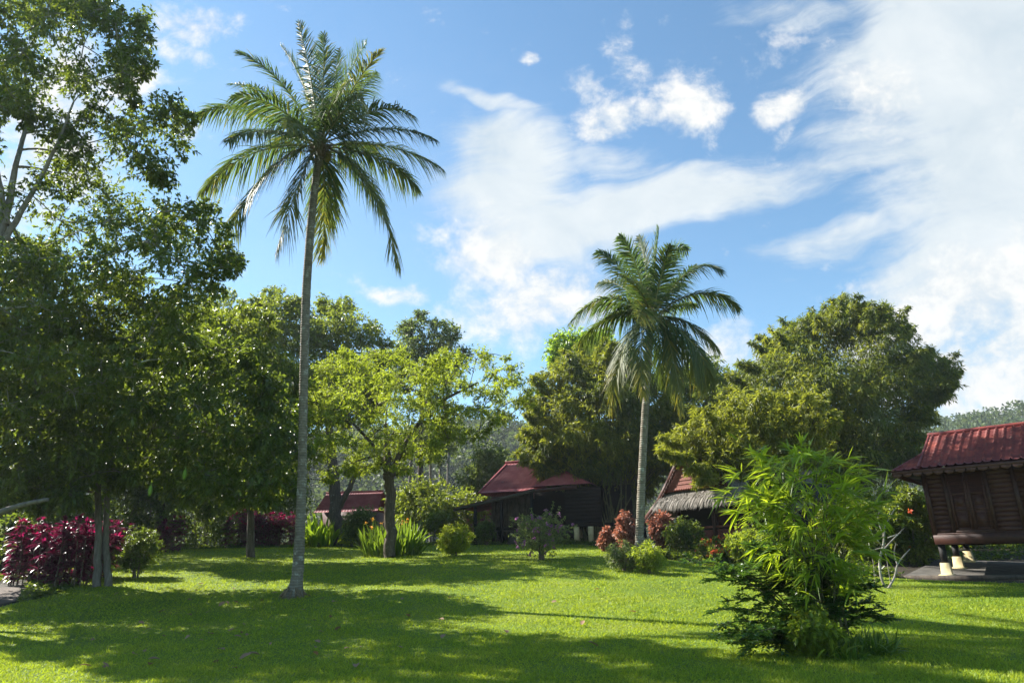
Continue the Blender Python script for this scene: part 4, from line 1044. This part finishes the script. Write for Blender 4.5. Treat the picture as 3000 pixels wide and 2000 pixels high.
ml.straps([at(2550, 1372, Yb_), at(2525, 1390, Yb_), at(2520, 1400, Yb_)], [[.9, 0, -.02], [.7, 0, -.25], [-.3, 0, -.5]], [[0, -.6, 1]] * 3, [.42, .36, .3], .07, curl=.1)
ms.build('culms', M['bamboo_culm'], root, smooth=True)
ml.build('foliage', M['leaf_youngbamboo'], root)

# dark spreading shrub through its lower half
root = thing('spreading_shrub', 'dark feathery shrub spreading low branches to the left around the young bamboo', 'shrub', g_ + [-.15, .1, 0])
ms = MB(); ml = MB(); s0 = g_ + [-.15, .1, 0]
tg = [(2085, 1700, 0), (2130, 1680, .4), (2200, 1670, .2), (2100, 1790, -.3), (2140, 1760, .2), (2170, 1860, -.5), (2150, 1880, -.3), (2230, 1840, -.6), (2250, 1720, .3), (2260, 1560, .4), (2200, 1600, .5), (2240, 1640, .3), (2320, 1690, .5), (2330, 1760, -.5), (2300, 1800, -.4), (2360, 1640, .3), (2420, 1700, .2), (2520, 1730, .2), (2560, 1770, .3), (2595, 1810, .1), (2480, 1680, .4), (2380, 1830, -.5), (2280, 1880, -.5), (2450, 1800, -.4)]
for (x, y, dy) in tg + [(x + R3.normal() * 40, y + R3.normal() * 35, dy + R3.normal() * .3) for x, y, dy in tg]:
    e = at(x, y, Yb_ + dy)
    mid = np.array([(s0[0] + e[0]) / 2, (s0[1] + e[1]) / 2, max(s0[2] + .3, e[2] + .1) + .1])
    pts = bez(s0, mid, e, 16); ms.tube(pts, np.linspace(.014, .004, 16), 4)
    for j in range(6, 16):
        for k_ in range(3):
            dr = nrmz(nrmz(e - s0) * .5 + R3.normal(size=3) * [.8, .8, .25]); ln = R3.uniform(.14, .26)
            t = np.linspace(.1, 1, 7); c = pts[j] + dr * (ln * t)[:, None]; c[:, 2] -= .05 * t
            sd_ = nrmz(np.cross(dr, [0, 0, 1.]))
            for sg in (-1, 1):
                ml.leaves(c, sd_ * sg * .8 + dr * .5 + R3.normal(size=(7, 3)) * .15, np.tile([0, 0, 1.], (7, 1)) + R3.normal(size=(7, 3)) * .3, .085, .045)
ms.build('stem', M['twig'], root, smooth=True); ml.build('foliage', M['leaf_fern'], root)
# grassy weeds at its foot
for (x, y, wdt, h, n, mt, lab) in [(2400, 1920, .95, .62, 300, 'leaf_light', 'tuft of green weeds at the left foot of the young bamboo'), (2545, 1912, .8, .62, 260, 'leaf_lily', 'dark strappy weed tuft at the right foot of the young bamboo'), (2480, 1930, .5, .4, 140, 'leaf_lily', 'small weed tuft at the middle foot of the young bamboo')]:
    strap_clump('weed_tuft', lab, ground(x, y), wdt, h, n, R3, M[mt], .028, lean=.7, curl=(.2, .7), dep=1, group='weeds at the foot of the young bamboo')
shrub('weed_bush', 'low light green weed bush below the dark feathery branches', ground(2385, 1925), .75, 1.15, R3, M['leaf_light'], (.10, .055), 26, 22, 6, bottom=.05, stem_r=.01)

# ------------------------------------------------------------------ houses
def tiles(mb, A, B, C, D, nx, ny, rib=.075, step=.05, mi=0):
    """A,B eave left/right, C,D ridge right/left: rows of ribbed tiles"""
    A, B, C, D = [np.asarray(q, float) for q in (A, B, C, D)]
    nrm = nrmz(np.cross(B - A, D - A))
    if nrm[2] < 0: nrm = -nrm
    u = np.linspace(0, 1, nx * 6 + 1); v_ = []
    for r in range(ny): v_ += [(r + .001) / ny, (r + .999) / ny]
    v_ = np.array(v_); hh = np.tile([step, 0.], ny)
    U, V = np.meshgrid(u, v_)
    P = (A * (1 - U[..., None]) + B * U[..., None]) * (1 - V[..., None]) + (D * (1 - U[..., None]) + C * U[..., None]) * V[..., None]
    ph = (U * nx) % 1
    prof = rib * np.clip(np.cos((ph - .5) * 2 * np.pi) * 1.4 - .4, 0, 1) + .015 * np.cos(ph * 2 * np.pi)
    P = P + nrm * (prof + hh[:, None])[..., None]
    mb.grid(P, mi=mi)


def clap(mb, fr, x0, x1, z0, z1, y, pitch=.145, th=.04):
    """lapped boards"""
    n = max(1, int((z1 - z0) / pitch)); p = (z1 - z0) / n
    for i in range(n):
        a = z0 + i * p
        c = fr.pts([(x0, y - th, a), (x1, y - th, a), (x1, y - .006, a + p), (x0, y - .006, a + p), (x0, y + .03, a), (x1, y + .03, a), (x1, y + .03, a + p), (x0, y + .03, a + p)])
        mb.add(c, quads=[(0, 1, 2, 3), (0, 4, 5, 1), (3, 2, 6, 7), (0, 3, 7, 4), (1, 5, 6, 2)])


# --- right-hand stilt house
Q0 = ground(2762, 1688)
ANG = math.atan2(-.66, .75)
fr = Frame(Q0 + [0, 0, 0], ANG)
root = thing('stilt_house', 'dark brown wooden house on stilts with red tiled roof at the right edge', 'house', Q0)
LEN, DEP = 8.5, 4.6; ZF = 1.0; ZW = ZF + .30; ZT = ZF + 2.45
mb = MB(); mb.box(fr, -.03, LEN, -.03, .16, ZF, ZW); mb.box(fr, -.03, LEN, DEP - .16, DEP, ZF, ZW); mb.box(fr, -.028, .14, .16, DEP - .16, ZF, ZW); mb.box(fr, .14, LEN, .16, DEP - .16, ZF + .12, ZF + .2)
mb.build('floor_beam', M['wood_trim'], root)
mb = MB(); clap(mb, fr, .10, .55, ZW + .06, ZT, .06); clap(mb, fr, 1.82, 2.46, ZW + .06, ZT, .06); clap(mb, fr, 2.58, LEN, ZW + .06, ZT, .06)
mb.box(fr, .10, LEN, .095, .12, ZW, ZT); mb.box(fr, 0.08, .11, .14, DEP - .1, ZW, ZT); mb.box(fr, .1, LEN, DEP - .11, DEP - .08, ZW, ZT); mb.build('wall', M['wood_dark'], root)
mb = MB(); mb.box(fr, 0.0, .10, 0, .14, ZW, ZT); mb.box(fr, 2.46, 2.58, 0, .1, ZW, ZT); mb.box(fr, .10, LEN, .0, .07, ZW, ZW + .05); mb.box(fr, -.05, .0, -.0, .1, ZW, ZT + .02); mb.build('corner_post', M['wood_trim'], root)
sh = MB(); sh.box(fr, .55, .65, .0, .1, ZW + .05, ZT); sh.box(fr, 1.72, 1.82, .0, .1, ZW + .05, ZT); sh.box(fr, .65, 1.72, .0, .1, ZT - .12, ZT); sh.box(fr, .65, 1.72, .002, .1, ZW + .05, ZW + .12); wf = sh.build('window', M['wood_trim'], root)
for x0 in (.655, 1.19):
    mb = MB(); z0, z1 = ZW + .13, ZT - .13; zm = z0 + .62; zl = z0 + 1.12
    mb.box(fr, x0, x0 + .08, .03, .08, z0, z1); mb.box(fr, x0 + .44, x0 + .525, .03, .08, z0, z1)
    for z in (z0, zm, zl, z1 - .07): mb.box(fr, x0 + .08, x0 + .44, .032, .08, z, z + .07)
    mb.box(fr, x0 + .08, x0 + .44, .06, .078, z0 + .07, zl)
    mb.box(fr, x0 + .14, x0 + .38, .045, .06, z0 + .14, zm - .08); mb.box(fr, x0 + .14, x0 + .38, .045, .06, zm + .14, zl - .07)
    for i in range(9):
        z = zl + .09 + i * (z1 - .09 - zl - .09) / 9
        mb.add(fr.pts([(x0 + .08, .04, z), (x0 + .44, .04, z), (x0 + .44, .07, z + .05), (x0 + .08, .07, z + .05)]), quads=[(0, 1, 2, 3)])
    mb.build('shutter', M['wood_dark'], wf)
mb = MB(); mb.box(fr, -1.02, LEN, -.60, -.545, -.10, .05); mb.build('kerb', M['wood_weathered'], root)
for (x, y) in [(.12, .14), (.12, 2.3), (.12, 4.4), (2.5, .14), (2.5, 2.3), (2.5, 4.4), (5.0, .14), (5.0, 2.3), (5., 4.4)]:
    gz = H(*fr.p(x, y, 0)[:2]) - Q0[2]
    mb = MB(); mb.box(fr, x - .09, x + .09, y - .09, y + .09, gz + .38, ZF); po = mb.build('stilt', M['wood_black'], root)
    mb = MB()
    def ring(s_, z): return [(x - s_, y - s_, z), (x + s_, y - s_, z), (x + s_, y + s_, z), (x - s_, y + s_, z)]
    rg = fr.pts(ring(.22, gz - .05) + ring(.22, gz + .05) + ring(.15, gz + .07) + ring(.13, gz + .42))
    mb.add(rg, quads=[(4 * k_ + i, 4 * k_ + (i + 1) % 4, 4 * k_ + 4 + (i + 1) % 4, 4 * k_ + 4 + i) for k_ in range(3) for i in range(4)] + [(12, 13, 14, 15)])
    mb.build('footing', M['footing'], po)
# roof
OV = .75; ze = ZT - .06; zr = ZT + 1.42; yr = DEP / 2
mb = MB()
xg = .05   # gable end of the upper roof
xe = -OV
zs = ze + .62; ys_ = -OV + (yr + OV) * .40
tiles(mb, fr.p(xg, -OV, ze), fr.p(LEN, -OV, ze), fr.p(LEN, yr, zr), fr.p(xg, yr, zr), 34, 12, .09, .06)
tiles(mb, fr.p(LEN, DEP + OV, ze), fr.p(xg, DEP + OV, ze), fr.p(xg, yr, zr), fr.p(LEN, yr, zr), 44, 9)
# skirt at the gable end
tiles(mb, fr.p(xe, DEP + OV, ze - .02), fr.p(xe, -OV, ze - .02), fr.p(xg + .02, ys_, zs), fr.p(xg + .02, DEP + OV - (ys_ + OV), zs), 20, 4)
tiles(mb, fr.p(xe, -OV, ze - .02), fr.p(xg, -OV, ze), fr.p(xg + .01, ys_ * .999, zs), fr.p(xg, ys_, zs), 3, 4)
rf = mb.build('roof', M['tile'], root)
mb = MB(); mb.tube([fr.p(xg - .05, yr, zr + .05), fr.p(LEN, yr, zr + .05)], .09, 8)
mb.tube([fr.p(xg, -OV + .1, ze + .1), fr.p(xg, yr, zr + .04)], .05, 6); mb.tube([fr.p(xg, DEP + OV - .1, ze + .1), fr.p(xg, yr, zr + .04)], .05, 6); mb.tube([fr.p(xe, -OV, ze + .03), fr.p(xg, ys_, zs + .04)], .045, 6); mb.build('ridge_cap', M['tile'], rf, smooth=True)
mb = MB(); mb.prism(fr.pts([(xg + .02, ys_, zs - .1), (xg + .02, DEP + OV - (ys_ + OV), zs - .1), (xg + .02, yr, zr - .05)]), fr.ex * .03); mb.prism(fr.pts([(xg + .06, -OV + .2, ze - .02), (xg + .06, ys_, ze - .02), (xg + .06, ys_, zs - .1)]), fr.ex * .03); mb.build('gable', M['wood_dark'], root)
# scalloped eave trim
mb = MB()
def scallops(mb, p0, p1, z_, w_=.30, dpt=.12):
    p0 = np.asarray(p0); p1 = np.asarray(p1); Ln = np.linalg.norm(p1 - p0); n = int(Ln / w_); dr = (p1 - p0) / Ln; nn = np.cross(dr, [0, 0, 1.])
    for i in range(n):
        c0 = p0 + dr * (i + .5) * Ln / n
        a = np.linspace(np.pi, 2 * np.pi, 9); rx = Ln / n * .46
        poly = [c0 + dr * rx * math.cos(q) + np.array([0, 0, math.sin(q) * dpt]) for q in a]
        mb.prism(poly, nn * .025)
    k_ = np.array([0, 0, .10]); mb.prism([p0, p1, p1 + k_, p0 + k_], nn * .03)
scallops(mb, fr.p(xe, -OV + .03, ze - .08), fr.p(LEN, -OV + .03, ze - .08), 0)
scallops(mb, fr.p(xe + .03, DEP + OV, ze - .1), fr.p(xe + .03, -OV, ze - .1), 0, .12, .07)
mb.build('eave_trim', M['eave_wood'], root)
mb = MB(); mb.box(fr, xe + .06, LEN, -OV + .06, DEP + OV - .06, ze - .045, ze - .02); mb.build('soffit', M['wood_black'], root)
# concrete apron
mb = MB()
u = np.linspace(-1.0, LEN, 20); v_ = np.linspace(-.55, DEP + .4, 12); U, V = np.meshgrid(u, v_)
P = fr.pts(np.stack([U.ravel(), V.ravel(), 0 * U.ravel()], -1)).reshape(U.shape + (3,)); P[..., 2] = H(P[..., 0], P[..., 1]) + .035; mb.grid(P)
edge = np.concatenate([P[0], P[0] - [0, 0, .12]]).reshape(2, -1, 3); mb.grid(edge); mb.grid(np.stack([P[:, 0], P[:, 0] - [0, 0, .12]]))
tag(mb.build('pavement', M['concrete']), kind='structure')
# yellow wall behind
a = gcol(2800, 36); fw = Frame(a, -.25); mb = MB(); mb.box(fw, -.5, 9, 0, .2, -.4, 1.1); mb.box(fw, -.55, 9.05, -.03, .23, 1.1, 1.17)
tag(mb.build('garden_wall', M['yellow_wall'], origin=a), 'low yellow garden wall seen beneath the raised right-hand house', 'wall')

# --- thatched house
ANG3 = math.atan2(-.82, .57)
A0 = gcol(1895, 36.0) + np.array([1.15, .75, 0]); A0[2] = H(A0[0], A0[1]); fr = Frame(A0, ANG3); W3 = 6.6
gz = lambda x, y: float(H(*fr.p(x, y, 0)[:2]) - A0[2])
root = thing('thatched_house', 'brown house with steep gable, thatched eaves and railed veranda behind the shrubs', 'house', A0)
# rake profile: concave flare, (x, z)
def zpx(x, y, py):
    """height over the frame origin so that the point projects on row py"""
    lo_, hi_ = -5, 15
    for _ in range(50):
        mdl = (lo_ + hi_) / 2
        if proj(fr.p(x, y, mdl))[1] > py: lo_ = mdl
        else: hi_ = mdl
    return (lo_ + hi_) / 2
xa = W3 * .5; za = zpx(xa, -1.3, 1272); z0 = zpx(0, -1.3, 1512)
prof = [(0, z0), (xa * .28, z0 + (za - z0) * .20), (xa * .55, z0 + (za - z0) * .48), (xa * .8, z0 + (za - z0) * .76), (xa, za)]
prof = prof + [(W3 - x, z) for x, z in prof[-2::-1]]
DB = 7.0
mb = MB()
for (xa_, za_), (xb_, zb_) in zip(prof[:-1], prof[1:]):
    U = np.linspace(0, 1, 7); V = np.linspace(-1.3, DB, 30)
    g1 = [[fr.p(xa_ + (xb_ - xa_) * u_, v2, za_ + (zb_ - za_) * u_) for v2 in V] for u_ in U]; mb.grid(g1)
ro = mb.build('roof', M['thatch'], root)
mb = MB(); n = 5200; i = R3.integers(0, len(prof) - 1, n); f = R3.uniform(0, 1, n); pa = np.array(prof)
xz = pa[i] * (1 - f[:, None]) + pa[i + 1] * f[:, None]; dn_ = np.where((xz[:, 0] < xa)[:, None], pa[i] - pa[i + 1], pa[i + 1] - pa[i]); dn_ = nrmz(dn_)
yv = R3.uniform(-1.3, DB, n); c = fr.pts(np.stack([xz[:, 0], yv, xz[:, 1] + .03], -1)); d = dn_[:, :1] * fr.ex + dn_[:, 1:] * fr.ez
nn = nrmz(np.cross(d, fr.ey)); nn = np.where(nn[:, 2:] < 0, -nn, nn)
mb.straps(c, d + nn * .06 + R3.normal(size=(n, 3)) * .06, nn + R3.normal(size=(n, 3)) * .3, R3.uniform(.35, .8, n), .05, curl=.05, seg=2, prof=np.array([1, .9, .3]))
mb.build('thatch_straw', M['thatch_strand'], ro)
# toothed barge boards
mb = MB()
for (xa_, za_), (xb_, zb_) in zip(prof[:-1], prof[1:]):
    p0 = fr.p(xa_, -1.36, za_ + .02); p1 = fr.p(xb_, -1.36, zb_ + .02); mb.prism([p0, p1, p1 - [0, 0, .26], p0 - [0, 0, .26]], fr.ey * .05)
    k_ = 7
    for t in range(k_):
        q = p0 + (p1 - p0) * (t + .5) / k_; dr = nrmz(p1 - p0)
        mb.prism([q - dr * .1 - [0, 0, .24], q + dr * .1 - [0, 0, .24], q - [0, 0, .42]], fr.ey * .045)
mb.build('barge_board', M['wood_dark'], root)
# gable wall
zg = zpx(xa, -1.2, 1425)
mb = MB()
inner = [(x, z - .12) for x, z in prof if z - .12 > zg]
def xat(z):
    zz_ = [p[1] for p in prof[:5]]; xx_ = [p[0] for p in prof[:5]]; return float(np.interp(z + .12, zz_, xx_))
nb = 12; hs = np.linspace(zg, za - .3, nb + 1)
for a_, b_ in zip(hs[:-1], hs[1:]):
    x0, x1 = xat(a_), xat(b_)
    mb.add(fr.pts([(x0, -1.23, a_), (W3 - x0, -1.23, a_), (W3 - x1, -1.205, b_), (x1, -1.205, b_)]), quads=[(0, 1, 2, 3)])
    mb.add(fr.pts([(x0, -1.23, a_), (W3 - x0, -1.23, a_), (W3 - x0, -1.20, a_), (x0, -1.20, a_)]), quads=[(3, 2, 1, 0)])
for i in range(34):
    x = xat(zg) + (W3 - 2 * xat(zg)) * (i + .5) / 34; mb.prism(fr.pts([(x - .07, -1.24, zg), (x + .07, -1.24, zg), (x, -1.24, zg - .14)]), fr.ey * .03)
mb.build('gable', M['wood_red'], root)
# thatched pent roof under the gable
z1 = zpx(xa, -1.6, 1462); xl = 1.15
mb = MB(); U = np.linspace(xl, W3 - .6, 30); T = np.linspace(0, 1, 6)
g1 = [[fr.p(x, -.65 - .95 * t, zg - .05 + (z1 - zg + .05) * t - .25 * t * (1 - t) * -1) for x in U] for t in T]; mb.grid(g1)
mb.grid([[fr.p(x, -1.6, z1 - .22 * t) for x in U] for t in (0, 1)]); mb.grid([[fr.p(x, -.65 - .95 * t, zg - .3 + (z1 + .1 - zg) * t) for x in U] for t in T])
pr_ = mb.build('pent_roof', M['thatch'], root)
mb = MB(); n = 5200; t = R3.uniform(0, 1, n) ** .7; x = R3.uniform(xl - .05, W3 - .55, n)
c = fr.pts(np.stack([x, -.65 - .95 * t, zg + (z1 - zg) * t + .04 + .22 * t * (1 - t)], -1)); d = -fr.ey * 1.0 + fr.ez * ((z1 - zg) / .95 - .1) + R3.normal(size=(n, 3)) * .1
mb.straps(c, d, np.tile(fr.ez, (n, 1)) + R3.normal(size=(n, 3)) * .4, R3.uniform(.3, .6, n), .035, curl=.45, seg=3)
n = 1400; x = R3.uniform(xl - .05, W3 - .55, n); c = fr.pts(np.stack([x, np.full(n, -1.6), np.full(n, z1 + .03)], -1)); mb.straps(c, -fr.ey * .35 - fr.ez + R3.normal(size=(n, 3)) * .15, np.tile(-fr.ey, (n, 1)) + R3.normal(size=(n, 3)) * .3, R3.uniform(.22, .5, n), .035, curl=0, seg=2, prof=np.array([1, .8, .2]))
mb.build('thatch_straw', M['thatch_strand'], pr_)
# veranda
zfl = zpx(W3 * .7, -.9, 1603); zrl = zpx(W3 * .7, -.9, 1541)
mb = MB(); mb.box(fr, 1.6, W3, -.95, DB - .5, zfl - .05, zfl + .16); mb.box(fr, 1.58, W3 + .02, -.98, -.90, zfl - .12, zfl + .18); mb.build('floor', M['wood_red'], root)
for x in (1.75, 3.95, 6.1):
    mb = MB(); mb.box(fr, x - .09, x + .09, -.88, -.70, zfl + .16, z1 + .1); mb.build('post', M['wood_trim'], root)
    mb = MB(); mb.box(fr, x - .12, x + .12, -.9, -.66, gz(x, -1.2) - .1, zfl - .05); mb.build('stilt', M['footing'], root)
for x0, x1 in ((1.85, 3.85), (4.05, 6.0)):
    mb = MB(); mb.box(fr, x0, x1, -.86, -.72, zrl - .02, zrl + .07); mb.box(fr, x0, x1, -.82, -.76, zfl + .26, zrl - .1); mb.box(fr, x0, x1, -.845, -.735, zfl + .18, zfl + .24)
    for q in np.arange(x0 + .1, x1, .14): mb.box(fr, q, q + .02, -.835, -.745, zfl + .26, zrl - .1)
    mb.build('railing', M['wood_red'], root)
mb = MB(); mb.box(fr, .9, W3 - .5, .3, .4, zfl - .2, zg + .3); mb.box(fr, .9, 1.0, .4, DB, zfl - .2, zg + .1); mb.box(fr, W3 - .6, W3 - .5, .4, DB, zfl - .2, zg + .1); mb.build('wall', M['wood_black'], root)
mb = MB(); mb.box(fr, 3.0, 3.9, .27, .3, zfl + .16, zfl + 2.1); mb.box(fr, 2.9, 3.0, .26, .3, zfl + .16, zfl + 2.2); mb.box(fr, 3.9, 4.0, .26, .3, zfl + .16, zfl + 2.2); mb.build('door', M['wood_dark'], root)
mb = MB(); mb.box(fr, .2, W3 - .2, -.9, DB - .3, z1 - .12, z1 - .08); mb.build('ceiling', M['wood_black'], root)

# --- middle house
A0 = gcol(1700, 43.0); fr = Frame(A0, math.atan2(-.30, .95)); root = thing('veranda_house', 'dark wooden house with red tiled hip roof and low lean-to veranda behind the bougainvillea', 'house', A0)
def xpx(px, y, z):
    lo_, hi_ = -25, 15
    for _ in range(50):
        mdl = (lo_ + hi_) / 2
        if proj(fr.p(mdl, y, z))[0] > px: hi_ = mdl
        else: lo_ = mdl
    return (lo_ + hi_) / 2
yr = 5.0
zr = 5.0
for _ in range(6):
    xl = xpx(1484, yr, zr); zr = zpx(xl, yr, 1357)
xr = xl + 6.5
xe_ = xpx(1402, 1.2, 2.6); zev = zpx(xe_, 1.2, 1446)
zgb = zr - (zr - zev) * .34; xg = xl + .35
mb = MB()
tiles(mb, fr.p(xe_, 1.2, zev), fr.p(xr, 1.2, zev), fr.p(xr, yr, zr), fr.p(xl, yr, zr), 26, 9, .05, .04)
tiles(mb, fr.p(xr, 2 * yr - 1.2, zev), fr.p(xe_, 2 * yr - 1.2, zev), fr.p(xl, yr, zr), fr.p(xr, yr, zr), 26, 9, .05, .04)
tiles(mb, fr.p(xe_, 2 * yr - 1.2, zev), fr.p(xe_, 1.2, zev), fr.p(xg, yr - 1.0, zgb), fr.p(xg, yr + 1.0, zgb), 16, 6, .05, .04)
rf = mb.build('roof', M['tile_far'], root)
mb = MB(); mb.tube([fr.p(xl - .1, yr, zr + .06), fr.p(xr, yr, zr + .06)], .10, 7); mb.tube([fr.p(xe_, 1.2, zev + .05), fr.p(xl + .1, yr - .3, zr - .1)], .07, 6); mb.build('ridge_cap', M['tile_far'], rf, smooth=True)
# cross roof on the right
mb = MB(); xc0 = xpx(1560, -.4, zev); xc1 = xc0 + 5.2; zc = zpx(xpx(1655, .0, 3.2), .0, 1378); zce = zpx(xc0, -.6, 1428)
xm = xpx(1655, 0.5, zc)
tiles(mb, fr.p(xc0, 4, zce), fr.p(xc0, -.8, zce), fr.p(xm, .4, zc), fr.p(xm, 4, zc), 12, 7, .05, .04); tiles(mb, fr.p(xc0, -.8, zce), fr.p(2 * xm - xc0, -.8, zce), fr.p(xm + .05, .4, zc), fr.p(xm, .4, zc), 12, 6, .05, .04); tiles(mb, fr.p(2 * xm - xc0, -.8, zce), fr.p(2 * xm - xc0, 4, zce), fr.p(xm, 4, zc), fr.p(xm, .4, zc), 12, 7, .05, .04)
mb.build('roof', M['tile_far'], root)
# lean-to veranda roof falling to the left
xA = xpx(1328, -1.4, 2.0); zA = zpx(xA, -1.4, 1488); xB = xpx(1566, -1.4, 3.0); zB = zpx(xB, -1.4, 1430)
mb = MB(); tiles(mb, fr.p(xA, 3.0, zA + .02), fr.p(xA, -1.4, zA), fr.p(xB, -1.4, zB), fr.p(xB, 3.0, zB), 22, 1, .03, .0)
mb.build('veranda_roof', M['tile_far'], root)
mb = MB()
p0, p1 = fr.p(xA, -1.43, zA - .03), fr.p(xB, -1.43, zB - .03); mb.prism([p0, p1, p1 - [0, 0, .20], p0 - [0, 0, .18]], fr.ey * .05)
mb.build('fascia', M['wood_weathered'], root)
mb = MB(); p2, p3 = fr.p(xB, -1.40, zB - .05), fr.p(xpx(1690, -1.0, 3.2), -1.0, zce - .02); mb.prism([p2, p3, p3 - [0, 0, .22], p2 - [0, 0, .22]], fr.ey * .05); mb.build('fascia', M['wood_trim'], root)
zf2 = zpx(xpx(1700, 0, 1), 0, 1533)
xw0 = xpx(1440, 0, 1.5)
mb = MB()
for x in np.arange(xw0, xw0 + 2.6, .2): mb.box(fr, x, x + .185, .0 + .01 * (int(x * 10) % 2), .05, .15, zB - .05 - .2 * (xB - x) * .3)
mb.build('board_wall', M['wood_weathered'], root)
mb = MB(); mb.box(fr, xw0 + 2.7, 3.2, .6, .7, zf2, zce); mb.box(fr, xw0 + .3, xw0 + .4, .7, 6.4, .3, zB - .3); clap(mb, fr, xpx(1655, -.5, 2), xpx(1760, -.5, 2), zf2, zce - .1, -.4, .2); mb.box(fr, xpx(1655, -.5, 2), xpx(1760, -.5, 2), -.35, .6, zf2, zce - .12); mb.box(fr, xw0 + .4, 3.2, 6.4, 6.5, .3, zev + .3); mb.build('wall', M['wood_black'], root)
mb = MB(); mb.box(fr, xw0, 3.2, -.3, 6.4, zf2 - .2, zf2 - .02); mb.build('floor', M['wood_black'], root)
for px_ in (1393, 1470, 1560):
    x = xpx(px_, -1.2, 1); mb = MB(); mb.box(fr, x - .08, x + .08, -1.3, -1.14, gz(x, -1.2) - .1, zA + (zB - zA) * (x - xA) / (xB - xA) - .06); mb.build('post', M['wood_black'], root)
for px_ in (1690, 1732, 1700, 1745):
    y = -.3 if px_ in (1690, 1732) else 3
    x = xpx(px_, y, .5); mb = MB(); mb.box(fr, x - .15, x + .15, y - .15, y + .15, gz(x, y) - .1, zf2 - .2); mb.build('stilt', M['footing'], root)
mb = MB(); x0 = xpx(1425, -1.3, .4); x1 = xpx(1560, -1.3, .4)
for q in range(4): mb.box(fr, xpx(1490, -1.6, .3) , xpx(1545, -1.6, .3), -1.9 + q * .3, -1.6 + q * .3, gz(0, -1.6) - .1, .18 + q * .2)
mb.build('steps', M['wood_weathered'], root)
mb = MB(); mb.box(fr, xpx(1385, -1.2, .5), xpx(1520, -1.2, .5), -1.22, -1.16, .72, .80); mb.box(fr, xpx(1385, -1.2, .5), xpx(1480, -1.2, .5), -1.22, -1.16, .42, .48); mb.build('railing', M['wood_weathered'], root)

# --- far house at the left
A0 = gcol(930, 58); fr = Frame(A0, -.12); root = thing('far_house', 'far cottage with a low red roof seen behind the dark tree trunk', 'house', A0)
zr = zpx(2.5, 2, 1442); ze = zpx(2.5, -.6, 1500)
mb = MB(); tiles(mb, fr.p(-.2, -.8, ze), fr.p(5.2, -.8, ze), fr.p(4.7, 2, zr), fr.p(-.3, 2, zr), 22, 6, .05, .04); tiles(mb, fr.p(5.2, 4.8, ze), fr.p(-.4, 4.8, ze), fr.p(-.3, 2, zr), fr.p(4.7, 2, zr), 22, 6, .05, .04); rf = mb.build('roof', M['tile_far'], root)
mb = MB(); mb.tube([fr.p(-.35, 2, zr + .05), fr.p(4.75, 2, zr + .05)], .09, 6); mb.build('ridge_cap', M['tile_far'], rf)
mb = MB(); mb.box(fr, .2, 4.6, 0, 4, -.2, ze + .1); mb.build('wall', M['wood_dark'], root)
mb = MB(); mb.box(fr, 1.6, 2.5, -.03, 0, .1, 2.0); mb.build('door', M['wood_trim'], root)

# ------------------------------------------------------------------ haze
mt, nt, out = mat('haze'); vp = N(nt, 'ShaderNodeVolumePrincipled'); vp.inputs['Color'].default_value = (.86, .92, 1, 1); vp.inputs['Density'].default_value = HAZE; vp.inputs['Anisotropy'].default_value = .2
nt.links.new(vp.outputs[0], out.inputs[1]); mt.cycles.homogeneous_volume = True
mb = MB(); mb.box(Frame([0, 0, 0], 0), -430, 430, -80, 450, -7, 72); tag(mb.build('haze', mt), kind='stuff', label='faint blue haze in the air over the far hills', cat='haze')

# ------------------------------------------------------------------ dry leaves on the lawn
first = None
for i in range(70):
    x, y = [(580, 1715), (602, 1802), (560, 1808), (670, 1855), (685, 1870), (720, 1868), (400, 1873), (422, 1912), (638, 1910), (935, 1890), (810, 1740), (745, 1790), (950, 1755), (640, 1780), (540, 1880), (475, 1870)][i] if i < 16 else (R3.uniform(100, 1900) if i > 40 else R3.uniform(250, 1050), R3.uniform(1720, 1970))
    p = ground(x, y) + [0, 0, .055]
    if first is None:
        mb = MB(); a = np.array([[0, 0, 0.]]); mb.straps(p + a, [[1, .2, .25]], [[0, 0, 1.]], .20, .12, curl=.15, seg=5, fold=.4)
        first = mb.build('dry_leaf', M['leaf_dry'], origin=p); tag(first, 'curled brown dry leaf lying on the lawn', 'dry leaf', 'dry leaves scattered over the lawn')
    else:
        o = first.copy(); COL.objects.link(o); o.location = p; o.rotation_euler = (R3.normal() * .3, R3.normal() * .3, R3.uniform(0, 6.28)); s_ = R3.uniform(.45, 1.1); o.scale = (s_, s_, s_)

for o in bpy.data.objects:
    if '_o' in o.keys(): del o['_o']
